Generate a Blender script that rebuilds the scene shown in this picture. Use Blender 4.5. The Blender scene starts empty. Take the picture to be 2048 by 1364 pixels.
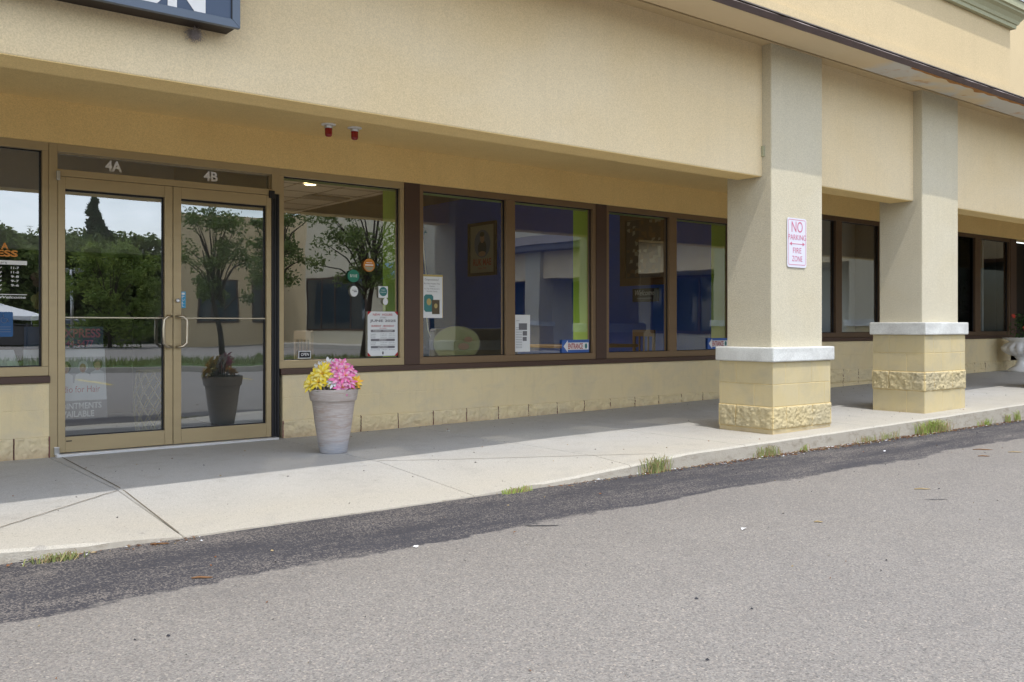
import bpy, math, random
from mathutils import Vector, noise
R = math.radians
random.seed(7)
scene = bpy.context.scene
COL = scene.collection

# ------------------------------------------------------------------ camera, sky, sun, exposure
F_PX, CX, HY = 1863.0, 1024.0, 652.0
cam_d = bpy.data.cameras.new("camera")
cam = bpy.data.objects.new("camera", cam_d); COL.objects.link(cam)
cam.location = (0, -7.73, 0.98)
cam.rotation_euler = (R(90), 0, -math.atan2(0.62188, 0.78311))
cam_d.sensor_width = 36; cam_d.lens = F_PX / 2048 * 36
cam_d.shift_y = -30 / 2048
cam_d.clip_start = 0.05; cam_d.clip_end = 3000
scene.camera = cam

SUN = Vector((-0.13, -0.465, 1.0)).normalized()
ELEV = math.asin(SUN.z); ROT = math.atan2(SUN.x, SUN.y) % (2 * math.pi)
w = bpy.data.worlds.new("World"); scene.world = w; w.use_nodes = True
nt = w.node_tree; nt.nodes.clear()
sky = nt.nodes.new("ShaderNodeTexSky"); sky.sky_type = 'NISHITA'; sky.sun_disc = False
sky.sun_elevation = ELEV; sky.sun_rotation = ROT
sky.air_density = 1.3; sky.dust_density = 0.7; sky.ozone_density = 1.0
tc = nt.nodes.new("ShaderNodeTexCoord")
mp = nt.nodes.new("ShaderNodeMapping"); mp.inputs['Scale'].default_value = (1.6, 1.6, 5.0)
ns = nt.nodes.new("ShaderNodeTexNoise"); ns.inputs['Scale'].default_value = 1.7; ns.inputs['Detail'].default_value = 7; ns.inputs['Roughness'].default_value = 0.6
cr = nt.nodes.new("ShaderNodeValToRGB"); cr.color_ramp.elements[0].position = 0.38; cr.color_ramp.elements[1].position = 0.66
mx = nt.nodes.new("ShaderNodeMix"); mx.data_type = 'RGBA'
mx.inputs[7].default_value = (17.0, 17.7, 19.4, 1)
bg = nt.nodes.new("ShaderNodeBackground"); bg.inputs['Strength'].default_value = 0.15
wo = nt.nodes.new("ShaderNodeOutputWorld")
L = nt.links.new
L(tc.outputs['Generated'], mp.inputs[0]); L(mp.outputs[0], ns.inputs['Vector']); L(ns.outputs[0], cr.inputs[0])
sx = nt.nodes.new("ShaderNodeSeparateXYZ"); L(tc.outputs['Generated'], sx.inputs[0])
el = nt.nodes.new("ShaderNodeMapRange"); el.inputs[1].default_value = 0.04; el.inputs[2].default_value = 0.30; el.inputs[3].default_value = 0.45; el.inputs[4].default_value = 1.0
L(sx.outputs[2], el.inputs[0]); mu = nt.nodes.new("ShaderNodeMath"); mu.operation = 'MULTIPLY'; L(cr.outputs[0], mu.inputs[0]); L(el.outputs[0], mu.inputs[1])
L(mu.outputs[0], mx.inputs[0]); L(sky.outputs[0], mx.inputs[6]); L(mx.outputs[2], bg.inputs[0]); L(bg.outputs[0], wo.inputs[0])

sd = bpy.data.lights.new("sun", 'SUN'); sd.energy = 2.0; sd.angle = R(0.5); sd.color = (1.0, 0.95, 0.88)
so = bpy.data.objects.new("sun", sd); COL.objects.link(so)
so.rotation_euler = SUN.to_track_quat('Z', 'Y').to_euler()

vs = scene.view_settings
vs.view_transform = 'Standard'; vs.look = 'None'; vs.gamma = 1; vs.exposure = 0.4
scene.cycles.max_bounces = 8; scene.cycles.transparent_max_bounces = 12
scene.cycles.glossy_bounces = 4; scene.cycles.diffuse_bounces = 4
scene.cycles.caustics_reflective = False; scene.cycles.caustics_refractive = False

# ------------------------------------------------------------------ materials
class NT:
    def __init__(s, name):
        s.m = bpy.data.materials.new(name); s.m.use_nodes = True
        s.t = s.m.node_tree; s.b = s.t.nodes['Principled BSDF']
        s.tc = s.n("ShaderNodeTexCoord")
        s.h = None
    def n(s, t, **k):
        o = s.t.nodes.new(t)
        for a, b in k.items(): setattr(o, a, b)
        return o
    def l(s, a, b): s.t.links.new(a, b)
    def noise(s, scale, detail=4, rough=0.5, stretch=None, dist=0):
        x = s.n("ShaderNodeTexNoise"); x.inputs['Scale'].default_value = scale
        x.inputs['Detail'].default_value = detail; x.inputs['Roughness'].default_value = rough
        x.inputs['Distortion'].default_value = dist
        v = s.tc.outputs['Object']
        if stretch:
            m = s.n("ShaderNodeMapping"); m.inputs['Scale'].default_value = stretch; s.l(v, m.inputs[0]); v = m.outputs[0]
        s.l(v, x.inputs['Vector']); return x.outputs[0]
    def vor(s, scale, out='Color'):
        x = s.n("ShaderNodeTexVoronoi"); x.inputs['Scale'].default_value = scale
        s.l(s.tc.outputs['Object'], x.inputs['Vector']); return x.outputs[out]
    def ramp(s, f, a, b, ca=(0, 0, 0, 1), cb=(1, 1, 1, 1)):
        r = s.n("ShaderNodeValToRGB"); e = r.color_ramp.elements
        e[0].position = a; e[1].position = b; e[0].color = ca; e[1].color = cb
        s.l(f, r.inputs[0]); return r.outputs[0]
    def mix(s, f, a, b, mode='MIX'):
        x = s.n("ShaderNodeMix"); x.data_type = 'RGBA'; x.blend_type = mode
        for i, v in ((0, f), (6, a), (7, b)):
            if isinstance(v, (int, float)): x.inputs[i].default_value = v
            elif isinstance(v, (tuple, list)): x.inputs[i].default_value = (*v[:3], 1)
            else: s.l(v, x.inputs[i])
        return x.outputs[2]
    def math(s, op, a, b=None):
        x = s.n("ShaderNodeMath", operation=op)
        for i, v in ((0, a), (1, b)):
            if v is None: continue
            if isinstance(v, (int, float)): x.inputs[i].default_value = v
            else: s.l(v, x.inputs[i])
        return x.outputs[0]
    def xyz(s):
        x = s.n("ShaderNodeSeparateXYZ"); s.l(s.tc.outputs['Object'], x.inputs[0]); return x.outputs
    def bump(s, h, strength=0.5, dist=0.01):
        b = s.n("ShaderNodeBump"); b.inputs['Strength'].default_value = strength; b.inputs['Distance'].default_value = dist
        s.l(h, b.inputs['Height'])
        if s.h is not None: s.l(s.h, b.inputs['Normal'])
        s.h = b.outputs[0]; s.l(s.h, s.b.inputs['Normal'])
    def col(s, c):
        if isinstance(c, (tuple, list)): s.b.inputs['Base Color'].default_value = (*c[:3], 1)
        else: s.l(c, s.b.inputs['Base Color'])
    def set(s, rough=0.6, metal=0, spec=0.5):
        s.b.inputs['Roughness'].default_value = rough; s.b.inputs['Metallic'].default_value = metal
        s.b.inputs['Specular IOR Level'].default_value = spec

def simple(name, c, rough=0.6, metal=0, spec=0.5, var=0.12, scale=12, bump=0):
    m = NT(name); d = tuple(x * (1 - var) for x in c); e = tuple(min(1, x * (1 + var)) for x in c)
    m.col(m.mix(m.noise(scale, 5, 0.6), d, e) if var else c)
    m.set(rough, metal, spec)
    if bump: m.bump(m.noise(scale * 8, 3), bump, 0.004)
    return m.m

def stucco(name, c, stain=None, stain_amt=0.5, s1=0.6, bump=0.45, fine=150, streak=0.25):
    m = NT(name)
    base = m.mix(m.noise(2.2, 6, 0.6), tuple(x * .94 for x in c), tuple(min(1, x * 1.05) for x in c))
    if stain:
        f = m.ramp(m.noise(s1, 5, 0.55, (1, 1, 1.6), 0.6), 0.42, 0.66)
        base = m.mix(m.math('MULTIPLY', f, stain_amt), base, stain)
    st = m.ramp(m.noise(1.0, 5, 0.6, (7, 7, 0.35)), 0.5, 0.8)
    base = m.mix(m.math('MULTIPLY', st, streak), base, tuple(x * .78 for x in c))
    sp = m.ramp(m.noise(fine, 3, 0.6), 0.34, 0.66, (.86, .86, .86, 1), (1.08, 1.08, 1.08, 1))
    m.col(m.mix(1.0, base, sp, 'MULTIPLY')); m.set(0.9, 0, 0.2)
    m.bump(m.noise(fine, 3, 0.6), bump, 0.004)
    m.bump(m.noise(9, 3), 0.12, 0.01); m.bump(m.noise(38, 4, 0.6), 0.22, 0.006)
    return m.m

M = {}
M['fascia'] = stucco('fascia stucco', (0.73, 0.605, 0.40), (0.70, 0.54, 0.30), 0.5, 0.55)
M['soffit'] = stucco('ochre stucco', (0.86, 0.655, 0.31), (0.78, 0.56, 0.24), 0.35, 0.7, 0.25)
M['upper'] = stucco('yellow stucco', (0.60, 0.48, 0.295), (0.56, 0.44, 0.255), 0.3, 0.5, 0.3)
M['pillar'] = stucco('pillar stucco', (0.58, 0.53, 0.405), (0.55, 0.485, 0.335), 0.4, 1.2, 0.8, 110)
M['cap'] = stucco('white cap stucco', (0.70, 0.71, 0.68), (0.36, 0.35, 0.33), 0.55, 2.2, 0.7, 110)
M['cornice'] = stucco('sage cornice paint', (0.40, 0.40, 0.27), (0.34, 0.34, 0.24), 0.3, 1.0, 0.1)

def eave_mat():
    m = NT('eave board stucco')
    base = m.mix(m.noise(1.5, 5), (0.68, 0.56, 0.37), (0.70, 0.58, 0.40))
    x, y, z = m.xyz()
    band = m.ramp(m.math('ADD', m.math('MULTIPLY', x, 0.1), m.math('MULTIPLY', m.noise(2.0, 5), 0.12)), 0.868, 0.892)
    gap = m.ramp(m.noise(1.5, 4, 0.5), 0.40, 0.5)
    f = m.math('MULTIPLY', band, gap)
    base = m.mix(f, base, (0.60, 0.59, 0.56))
    rust = m.ramp(m.noise(3.5, 6, 0.7, (1, 1, 3)), 0.56, 0.66)
    rz = m.ramp(z, 0.0, 1.0)
    base = m.mix(m.math('MULTIPLY', m.math('MULTIPLY', rust, band), 0.7), base, (0.5, 0.27, 0.1))
    m.col(base); m.set(0.85, 0, 0.2); m.bump(m.noise(60, 4), 0.3, 0.004); return m.m
M['eave'] = eave_mat()
M['drip'] = simple('brown metal drip edge', (0.045, 0.025, 0.02), 0.5, 0, 0.4, 0.5, 6, 0.3)
M['driplight'] = simple('painted drip edge highlight', (0.30, 0.24, 0.22), 0.5, 0, 0.4, 0.4, 9)  # pale highlight along the drip edge, put in as colour
M['rust'] = simple('peeled rusty wood', (0.40, 0.19, 0.06), 0.8, 0, 0.2, 0.5, 14, 0.5)
M['shingle'] = simple('roof shingle', (0.16, 0.14, 0.13), 0.9, 0, 0.2, 0.35, 25, 0.5)
M['roofmetal'] = simple('grey roof metal', (0.45, 0.46, 0.47), 0.45, 0.6, 0.5, 0.1, 4)

def block_mat(name, c, warm, grime):
    m = NT(name)
    base = m.mix(m.noise(3.2, 6, 0.62), c, warm)
    g = m.ramp(m.noise(2.3, 6, 0.65, (1, 1, 1.5), 0.5), 0.47, 0.68)
    base = m.mix(m.math('MULTIPLY', g, 0.5), base, grime)
    g2 = m.ramp(m.noise(7, 5, 0.6, (3, 3, 0.5)), 0.55, 0.72)
    base = m.mix(m.math('MULTIPLY', g2, 0.3), base, tuple(x * .8 for x in c))
    x, y, z = m.xyz()
    low = m.math('ADD', z, m.math('MULTIPLY', m.noise(9, 5, 0.7), 0.18))
    lw = m.ramp(low, 0.06, 0.17, (1, 1, 1, 1), (0, 0, 0, 1))
    base = m.mix(m.math('MULTIPLY', lw, 0.45), base, (0.34, 0.20, 0.13))
    m.col(base); m.set(0.85, 0, 0.25)
    m.bump(m.noise(90, 4, 0.65), 0.6, 0.005); m.bump(m.noise(22, 4, 0.6), 0.3, 0.006); return m.m
M['block'] = block_mat('painted block', (0.76, 0.64, 0.41), (0.72, 0.59, 0.34), (0.58, 0.51, 0.38))  # same paint as the column bases, lightened in colour to lift the shaded wall
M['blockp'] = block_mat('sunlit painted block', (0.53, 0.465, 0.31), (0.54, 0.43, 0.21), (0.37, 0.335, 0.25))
M['bead'] = simple('yellow mortar bead', (0.60, 0.48, 0.25), 0.85, 0, 0.2, 0.2, 20)
M['joint'] = simple('red bare mortar', (0.19, 0.085, 0.075), 0.9, 0, 0.2, 0.5, 20)

def concrete():
    m = NT('sidewalk concrete')
    base = m.mix(m.noise(1.3, 6, 0.6), (0.42, 0.42, 0.412), (0.50, 0.495, 0.475))
    x, y, z = m.xyz()
    sand = m.ramp(m.math('ADD', m.math('MULTIPLY', y, -0.25), m.math('MULTIPLY', m.noise(0.9, 5), 0.22)), 0.56, 0.80)
    base = m.mix(m.math('MULTIPLY', sand, 0.75), base, (0.46, 0.42, 0.34))
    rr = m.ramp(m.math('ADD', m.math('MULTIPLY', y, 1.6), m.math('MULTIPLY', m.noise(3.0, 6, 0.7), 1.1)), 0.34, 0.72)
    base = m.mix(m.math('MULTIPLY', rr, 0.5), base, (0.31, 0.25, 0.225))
    st = m.ramp(m.noise(4.5, 6, 0.7), 0.52, 0.72)
    base = m.mix(m.math('MULTIPLY', st, 0.45), base, (0.35, 0.33, 0.30))
    gum = m.ramp(m.noise(11, 2, 0.4), 0.72, 0.74)
    base = m.mix(m.math('MULTIPLY', gum, 0.35), base, (0.22, 0.21, 0.2))
    sp = m.ramp(m.noise(170, 3, 0.7), 0.38, 0.62, (.80, .80, .80, 1), (1.12, 1.12, 1.12, 1))
    base = m.mix(1.0, base, sp, 'MULTIPLY')
    sp2 = m.ramp(m.noise(75, 2, 0.5), 0.27, 0.34, (.6, .6, .6, 1), (1, 1, 1, 1))
    base = m.mix(1.0, base, sp2, 'MULTIPLY')
    m.col(base); m.set(0.9, 0, 0.25); m.bump(m.noise(150, 4, 0.7), 0.35, 0.004); m.bump(m.noise(6, 3), 0.1, 0.01)
    return m.m
M['concrete'] = concrete()
M['crack'] = simple('dirt filled joint', (0.17, 0.145, 0.11), 0.95, 0, 0.1, 0.5, 30)

def asphalt():
    m = NT('asphalt')
    x, y, z = m.xyz()
    big = m.noise(0.35, 5, 0.6); mid = m.noise(2.4, 5, 0.6)
    old = m.mix(mid, (0.190, 0.178, 0.162), (0.228, 0.216, 0.197))
    old = m.mix(m.math('MULTIPLY', m.ramp(big, 0.42, 0.66), 0.45), old, (0.176, 0.168, 0.160))
    vc = m.vor(150); sep = m.n("ShaderNodeSeparateColor"); m.l(vc, sep.inputs[0])
    g = m.ramp(sep.outputs[0], 0.0, 1.0, (0.60, 0.60, 0.61, 1), (1.42, 1.40, 1.37, 1))
    pale = m.ramp(sep.outputs[2], 0.93, 0.95, (1, 1, 1, 1), (1.5, 1.45, 1.38, 1)); dark = m.ramp(sep.outputs[2], 0.08, 0.10, (0.5, 0.5, 0.52, 1), (1, 1, 1, 1))
    tint = m.mix(m.math('MULTIPLY', sep.outputs[1], 0.5), (1, 1, 1), (1.12, 0.97, 0.86))
    stones = m.mix(1.0, m.mix(1.0, g, pale, 'MULTIPLY'), m.mix(1.0, tint, dark, 'MULTIPLY'), 'MULTIPLY')
    fine = m.ramp(m.noise(240, 2, 0.6), 0.35, 0.65, (0.8, 0.8, 0.8, 1), (1.18, 1.18, 1.18, 1))
    old = m.mix(1.0, m.mix(0.62, (1, 1, 1), stones), old, 'MULTIPLY')
    old = m.mix(1.0, old, fine, 'MULTIPLY')
    dk = m.ramp(m.noise(0.8, 8, 0.72, (0.6, 1.8, 1)), 0.60, 0.70)
    old = m.mix(m.math('MULTIPLY', dk, 0.32), old, (0.11, 0.104, 0.104))
    new = m.mix(mid, (0.036, 0.035, 0.041), (0.060, 0.058, 0.065))
    grit = m.ramp(m.math('ADD', m.math('MULTIPLY', sep.outputs[0], 0.42), m.math('MULTIPLY', m.noise(2.6, 7, 0.72, (0.35, 1.5, 1)), 0.85)), 0.67, 0.82)
    new = m.mix(m.math('MULTIPLY', grit, 0.75), new, m.mix(1.0, (0.235, 0.208, 0.183), fine, 'MULTIPLY'))
    edge = m.math('ADD', y, m.math('MULTIPLY', m.math('SUBTRACT', m.noise(1.5, 9, 0.72, (0.6, 1, 1)), 0.5), 0.55))
    edge = m.math('ADD', edge, m.math('MULTIPLY', x, -0.013))
    mask = m.ramp(m.math('ADD', edge, 4.3), 0.40, 0.43)
    past = m.ramp(m.math('ADD', m.math('MULTIPLY', y, -0.2), 0.0), 0.30, 0.31, (1, 1, 1, 1), (1, 1, 1, 1))
    wear = m.ramp(m.noise(2.6, 7, 0.72, (0.5, 1.6, 1)), 0.58, 0.70, (1, 1, 1, 1), (0.4, 0.4, 0.4, 1))
    mask = m.math('MULTIPLY', m.math('MULTIPLY', mask, past), wear)
    m.col(m.mix(mask, old, new)); m.set(0.88, 0, 0.3)
    m.bump(m.vor(150, 'Distance'), 0.4, 0.004); m.bump(m.noise(5, 3), 0.15, 0.01)
    return m.m
M['asphalt'] = asphalt()
M['tar'] = simple('tar spot', (0.06, 0.058, 0.06), 0.7, 0, 0.4, 0.5, 60)
def kerbface():
    m = NT('weathered kerb face'); c = m.mix(m.noise(4, 6, 0.7), (0.33, 0.295, 0.235), (0.43, 0.40, 0.345))
    c = m.mix(m.ramp(m.noise(9, 6, 0.75, (1, 1, 2)), .5, .7), c, (0.26, 0.225, 0.175)); m.col(c); m.set(.95, 0, .2); m.bump(m.noise(70, 5, .7), .8, .008); return m.m
M['kerbface'] = kerbface()
M['grassground'] = simple('mown grass', (0.07, 0.11, 0.03), 0.95, 0, 0.1, 0.45, 5)
M['hill'] = simple('forest floor', (0.05, 0.06, 0.03), 0.95, 0, 0.1, 0.45, 1)
M['yellowline'] = simple('worn yellow line paint', (0.55, 0.42, 0.08), 0.8, 0, 0.2, 0.3, 10)

def glass(name='tinted window glass', base=0.13):
    m = bpy.data.materials.new(name); m.use_nodes = True
    t = m.node_tree; t.nodes.clear()
    tr = t.nodes.new('ShaderNodeBsdfTransparent'); tr.inputs[0].default_value = (0.86, 0.89, 0.88, 1)
    gl = t.nodes.new('ShaderNodeBsdfGlossy'); gl.inputs['Roughness'].default_value = 0.0; gl.inputs[0].default_value = (0.93, 0.97, 1.0, 1)
    fr = t.nodes.new('ShaderNodeFresnel'); fr.inputs[0].default_value = 1.5
    ml = t.nodes.new('ShaderNodeMath'); ml.operation = 'MULTIPLY_ADD'; ml.inputs[1].default_value = 1.6; ml.inputs[2].default_value = base
    ml.use_clamp = True
    co = t.nodes.new('ShaderNodeTexCoord'); no = t.nodes.new('ShaderNodeTexNoise'); no.inputs['Scale'].default_value = 1.1
    bp = t.nodes.new('ShaderNodeBump'); bp.inputs['Strength'].default_value = 0.05; bp.inputs['Distance'].default_value = 0.02
    ms = t.nodes.new('ShaderNodeMixShader'); out = t.nodes.new('ShaderNodeOutputMaterial')
    l = t.links.new
    l(co.outputs['Object'], no.inputs['Vector']); l(no.outputs[0], bp.inputs['Height']); l(bp.outputs[0], gl.inputs['Normal'])
    l(fr.outputs[0], ml.inputs[0]); l(ml.outputs[0], ms.inputs[0]); l(tr.outputs[0], ms.inputs[1]); l(gl.outputs[0], ms.inputs[2]); l(ms.outputs[0], out.inputs[0])
    return m
M['glass'] = glass()
M['doorglass'] = glass('mirror tinted door glass', 0.23)
M['farglass'] = simple('dark shop glass', (0.025, 0.04, 0.05), 0.05, 0, 0.9, 0.2, 1)
def metalpaint(name, c, rough, metal):
    m = NT(name); m.col(m.mix(m.noise(3, 5, 0.6, (1, 1, 4)), tuple(x * .9 for x in c), tuple(x * 1.1 for x in c))); m.set(rough, metal, 0.5)
    m.bump(m.noise(60, 2), 0.05, 0.002); return m.m
M['bronze'] = metalpaint('anodised bronze frame', (0.42, 0.33, 0.19), 0.42, 0.35)
M['bronzem'] = metalpaint('brown bronze frame', (0.215, 0.145, 0.083), 0.45, 0.3)
M['bronzed'] = metalpaint('dark bronze frame', (0.13, 0.082, 0.05), 0.45, 0.35)
M['brown'] = metalpaint('brown painted post', (0.072, 0.040, 0.028), 0.5, 0.1)
M['black'] = simple('black rubber gasket', (0.012, 0.012, 0.015), 0.5, 0, 0.4, 0.2)
M['chrome'] = simple('brushed bar metal', (0.52, 0.46, 0.36), 0.3, 0.9, 0.5, 0.1, 8)
M['silver'] = simple('silver metal', (0.6, 0.6, 0.6), 0.3, 0.9, 0.5, 0.1, 8)
M['threshold'] = simple('aluminium threshold', (0.62, 0.62, 0.62), 0.45, 0.3, 0.5, 0.2, 8)
M['green'] = simple('lime green paint', (0.34, 0.62, 0.06), 0.6, 0, 0.3, 0.05, 3)
M['greenlight'] = simple('pale green trim', (0.5, 0.72, 0.33), 0.6, 0, 0.3, 0.05, 3)
M['blue'] = simple('navy wall paint', (0.02, 0.10, 0.62), 0.7, 0, 0.3, 0.15, 2)
M['ceiltile'] = simple('ceiling tile', (0.5, 0.46, 0.4), 0.9, 0, 0.2, 0.15, 20)
M['ceilgrid'] = simple('ceiling grid', (0.2, 0.18, 0.16), 0.7, 0, 0.2, 0.05)
M['darkwall'] = simple('dark interior wall', (0.09, 0.085, 0.085), 0.8, 0, 0.2, 0.15, 2)
M['palewall'] = simple('pale interior wall', (0.66, 0.70, 0.73), 0.8, 0, 0.2, 0.06, 2)
M['floor'] = simple('interior floor tile', (0.12, 0.1, 0.085), 0.4, 0, 0.4, 0.2, 4)
M['wood'] = simple('varnished wood', (0.15, 0.085, 0.04), 0.45, 0, 0.4, 0.25, 9)
M['darkwood'] = simple('dark frame wood', (0.05, 0.022, 0.014), 0.4, 0, 0.4, 0.3, 12)
M['gilt'] = simple('gilt frame', (0.16, 0.085, 0.03), 0.4, 0.4, 0.4, 0.3, 30)
M['white'] = simple('white paint', (0.8, 0.8, 0.8), 0.5, 0, 0.4, 0.04)
M['paper'] = simple('white paper', (0.74, 0.76, 0.78), 0.8, 0, 0.2, 0.04)
M['cream'] = simple('cream paper', (0.36, 0.34, 0.25), 0.8, 0, 0.2, 0.06)
M['ink'] = simple('black ink', (0.03, 0.03, 0.035), 0.7, 0, 0.2, 0)
M['greyink'] = simple('grey ink', (0.18, 0.18, 0.2), 0.7, 0, 0.2, 0)
M['redink'] = simple('red ink', (0.42, 0.035, 0.045), 0.7, 0, 0.2, 0)
M['signred'] = simple('faded sign red', (0.56, 0.16, 0.25), 0.6, 0, 0.3, 0.15, 40)
M['signwhite'] = simple('reflective sign white', (0.66, 0.66, 0.74), 0.5, 0, 0.4, 0.03)
M['signblue'] = simple('sign slate blue', (0.058, 0.088, 0.15), 0.45, 0, 0.4, 0.06, 3)
M['signframe'] = simple('sign frame blue grey', (0.095, 0.122, 0.165), 0.4, 0.2, 0.5, 0.06, 3)
M['signunder'] = simple('sign dark underside', (0.03, 0.022, 0.018), 0.6, 0, 0.3, 0.3, 3)
M['cyan'] = simple('cyan sticker', (0.05, 0.33, 0.58), 0.5, 0, 0.4, 0.05)
M['bluestick'] = simple('blue sticker', (0.02, 0.09, 0.24), 0.5, 0, 0.4, 0.05)
M['entblue'] = simple('entrance sign blue', (0.05, 0.13, 0.42), 0.5, 0, 0.4, 0.05)
M['orange'] = simple('orange sticker', (0.6, 0.23, 0.035), 0.5, 0, 0.4, 0.05)
M['greenstick'] = simple('green sticker', (0.02, 0.2, 0.13), 0.5, 0, 0.4, 0.05)
M['tealstick'] = simple('teal sticker', (0.05, 0.2, 0.2), 0.5, 0, 0.4, 0.05)
M['gold'] = simple('gold seal', (0.45, 0.36, 0.14), 0.5, 0, 0.4, 0.1)
M['olive'] = simple('brown plaque', (0.10, 0.075, 0.045), 0.5, 0, 0.4, 0.1)
M['faded'] = simple('faded pink ornament', (0.26, 0.14, 0.12), 0.7, 0, 0.3, 0.15, 30)
M['postgrey'] = simple('grey poster ground', (0.35, 0.36, 0.40), 0.7, 0, 0.3, 0.2, 6)
M['skin'] = simple('portrait skin', (0.45, 0.27, 0.18), 0.7, 0, 0.3, 0.05)
M['hairink'] = simple('portrait hair', (0.03, 0.02, 0.02), 0.7, 0, 0.3, 0.05)
M['portblue'] = simple('portrait blue', (0.12, 0.16, 0.25), 0.7, 0, 0.3, 0.05)
M['navycloth'] = simple('portrait jacket', (0.02, 0.03, 0.06), 0.7, 0, 0.3, 0.05)
M['redlens'] = simple('red beacon lens', (0.27, 0.008, 0.012), 0.12, 0, 0.7, 0.1)
M['petalY'] = simple('yellow petal', (0.86, 0.66, 0.05), 0.6, 0, 0.3, 0.12, 40)
M['petalO'] = simple('amber petal', (0.86, 0.46, 0.04), 0.6, 0, 0.3, 0.12, 40)
M['petalW'] = simple('white petal', (0.8, 0.8, 0.83), 0.6, 0, 0.3, 0.05, 40)
M['petalP'] = simple('pink petal', (0.82, 0.20, 0.46), 0.6, 0, 0.3, 0.2, 40)
M['petalY2'] = simple('light yellow petal', (0.88, 0.76, 0.22), 0.6, 0, 0.3, 0.12, 40)
M['petalO2'] = simple('light amber petal', (0.88, 0.6, 0.1), 0.6, 0, 0.3, 0.12, 40)
M['petalW2'] = simple('ivory petal', (0.72, 0.74, 0.74), 0.6, 0, 0.3, 0.05, 40)
M['petalP2'] = simple('light pink petal', (0.86, 0.42, 0.6), 0.6, 0, 0.3, 0.2, 40)
M['petalR'] = simple('coral red petal', (0.7, 0.08, 0.05), 0.6, 0, 0.3, 0.15, 40)
M['leaf'] = simple('green leaf', (0.045, 0.11, 0.03), 0.6, 0, 0.3, 0.35, 30)
M['weed'] = simple('weed green', (0.22, 0.25, 0.085), 0.7, 0, 0.3, 0.35, 20)
M['weedb'] = simple('bright weed green', (0.27, 0.34, 0.07), 0.7, 0, 0.3, 0.3, 20)
M['straw'] = simple('dry straw', (0.33, 0.25, 0.13), 0.8, 0, 0.2, 0.3, 20)
M['litter'] = simple('dead leaf', (0.22, 0.10, 0.045), 0.85, 0, 0.2, 0.6, 9)
M['stick'] = simple('bark mulch stick', (0.20, 0.105, 0.05), 0.85, 0, 0.2, 0.4, 30)
M['nest'] = simple('grey nest fibre', (0.30, 0.26, 0.25), 0.95, 0, 0.1, 0.4, 60, 0.6)
M['soil'] = simple('potting soil', (0.03, 0.022, 0.016), 0.95, 0, 0.1, 0.4, 60)
def pot_mat():
    m = NT('weathered grey pot')
    x, y, z = m.xyz()
    base = m.mix(m.noise(5, 6, 0.65, (1, 1, 6), 0.3), (0.43, 0.40, 0.385), (0.33, 0.235, 0.175))
    up = m.ramp(m.math('ADD', z, m.math('MULTIPLY', m.noise(4, 5, 0.6, (1, 1, 3)), 0.3)), 0.2, 0.5)
    base = m.mix(m.math('MULTIPLY', up, 0.5), m.mix(0.6, base, (0.46, 0.455, 0.475)), (0.37, 0.29, 0.235))
    bt = m.ramp(m.math('ADD', z, m.math('MULTIPLY', m.noise(9, 5), 0.06)), 0.07, 0.16, (1, 1, 1, 1), (0, 0, 0, 1))
    base = m.mix(m.math('MULTIPLY', bt, 0.6), base, (0.33, 0.365, 0.43))
    ln = m.ramp(m.noise(14, 4, 0.7, (0.6, 0.6, 9)), 0.50, 0.60)
    base = m.mix(m.math('MULTIPLY', ln, 0.5), base, (0.56, 0.52, 0.50))
    br = m.ramp(m.noise(4.5, 7, 0.7, (1, 1, 5), .5), 0.50, 0.64); base = m.mix(m.math('MULTIPLY', br, 0.55), base, (0.34, 0.245, 0.185))
    m.col(base); m.set(0.75, 0, 0.3); m.bump(m.noise(14, 4, 0.7, (0.6, 0.6, 9)), 0.25, 0.004); m.bump(m.noise(200, 2), 0.2, 0.002); return m.m
M['pot'] = pot_mat()
M['bark'] = simple('tree bark', (0.055, 0.042, 0.032), 0.9, 0, 0.1, 0.4, 10)
def leaves(name, a, b):
    m = NT(name); c = m.mix(m.ramp(m.noise(1.3, 4, 0.7), 0.35, 0.65), a, b); m.col(c); m.set(0.65, 0, 0.3)
    tl = m.n('ShaderNodeBsdfTranslucent'); m.l(c, tl.inputs[0]); ms = m.n('ShaderNodeMixShader'); ms.inputs[0].default_value = 0.42
    out = [q for q in m.t.nodes if q.type == 'OUTPUT_MATERIAL'][0]
    m.l(m.b.outputs[0], ms.inputs[1]); m.l(tl.outputs[0], ms.inputs[2]); m.l(ms.outputs[0], out.inputs[0]); return m.m
M['leafA'] = leaves('oak foliage', (0.08, 0.125, 0.03), (0.18, 0.22, 0.06))
M['leafB'] = leaves('pine foliage', (0.035, 0.07, 0.035), (0.07, 0.11, 0.05))
M['leafC'] = leaves('bright foliage', (0.13, 0.20, 0.04), (0.22, 0.27, 0.06))
M['lamp'] = NT('lit downlight').m
_b = M['lamp'].node_tree.nodes['Principled BSDF']; _b.inputs['Emission Color'].default_value = (1, 0.78, 0.42, 1); _b.inputs['Emission Strength'].default_value = 9
M['whitemat'] = M['white']
M['carwhite'] = simple('white car paint', (0.6, 0.6, 0.62), 0.25, 0, 0.6, 0.03)
M['cardark'] = simple('dark car paint', (0.05, 0.02, 0.02), 0.25, 0, 0.6, 0.03)
M['lattice'] = simple('straw lattice', (0.45, 0.40, 0.22), 0.7, 0, 0.3, 0.2, 30)
M['ovalglass'] = glass()
M['ovalglass'].name = 'oval frosted sign'
_n = M['ovalglass'].node_tree.nodes
for q in _n:
    if q.type == 'BSDF_TRANSPARENT': q.inputs[0].default_value = (0.7, 0.75, 0.6, 1)
    if q.type == 'BSDF_GLOSSY': q.inputs[0].default_value = (0.6, 0.62, 0.45, 1); q.inputs['Roughness'].default_value = 0.6
    if q.type == 'MATH': q.inputs[2].default_value = 0.25

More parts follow.
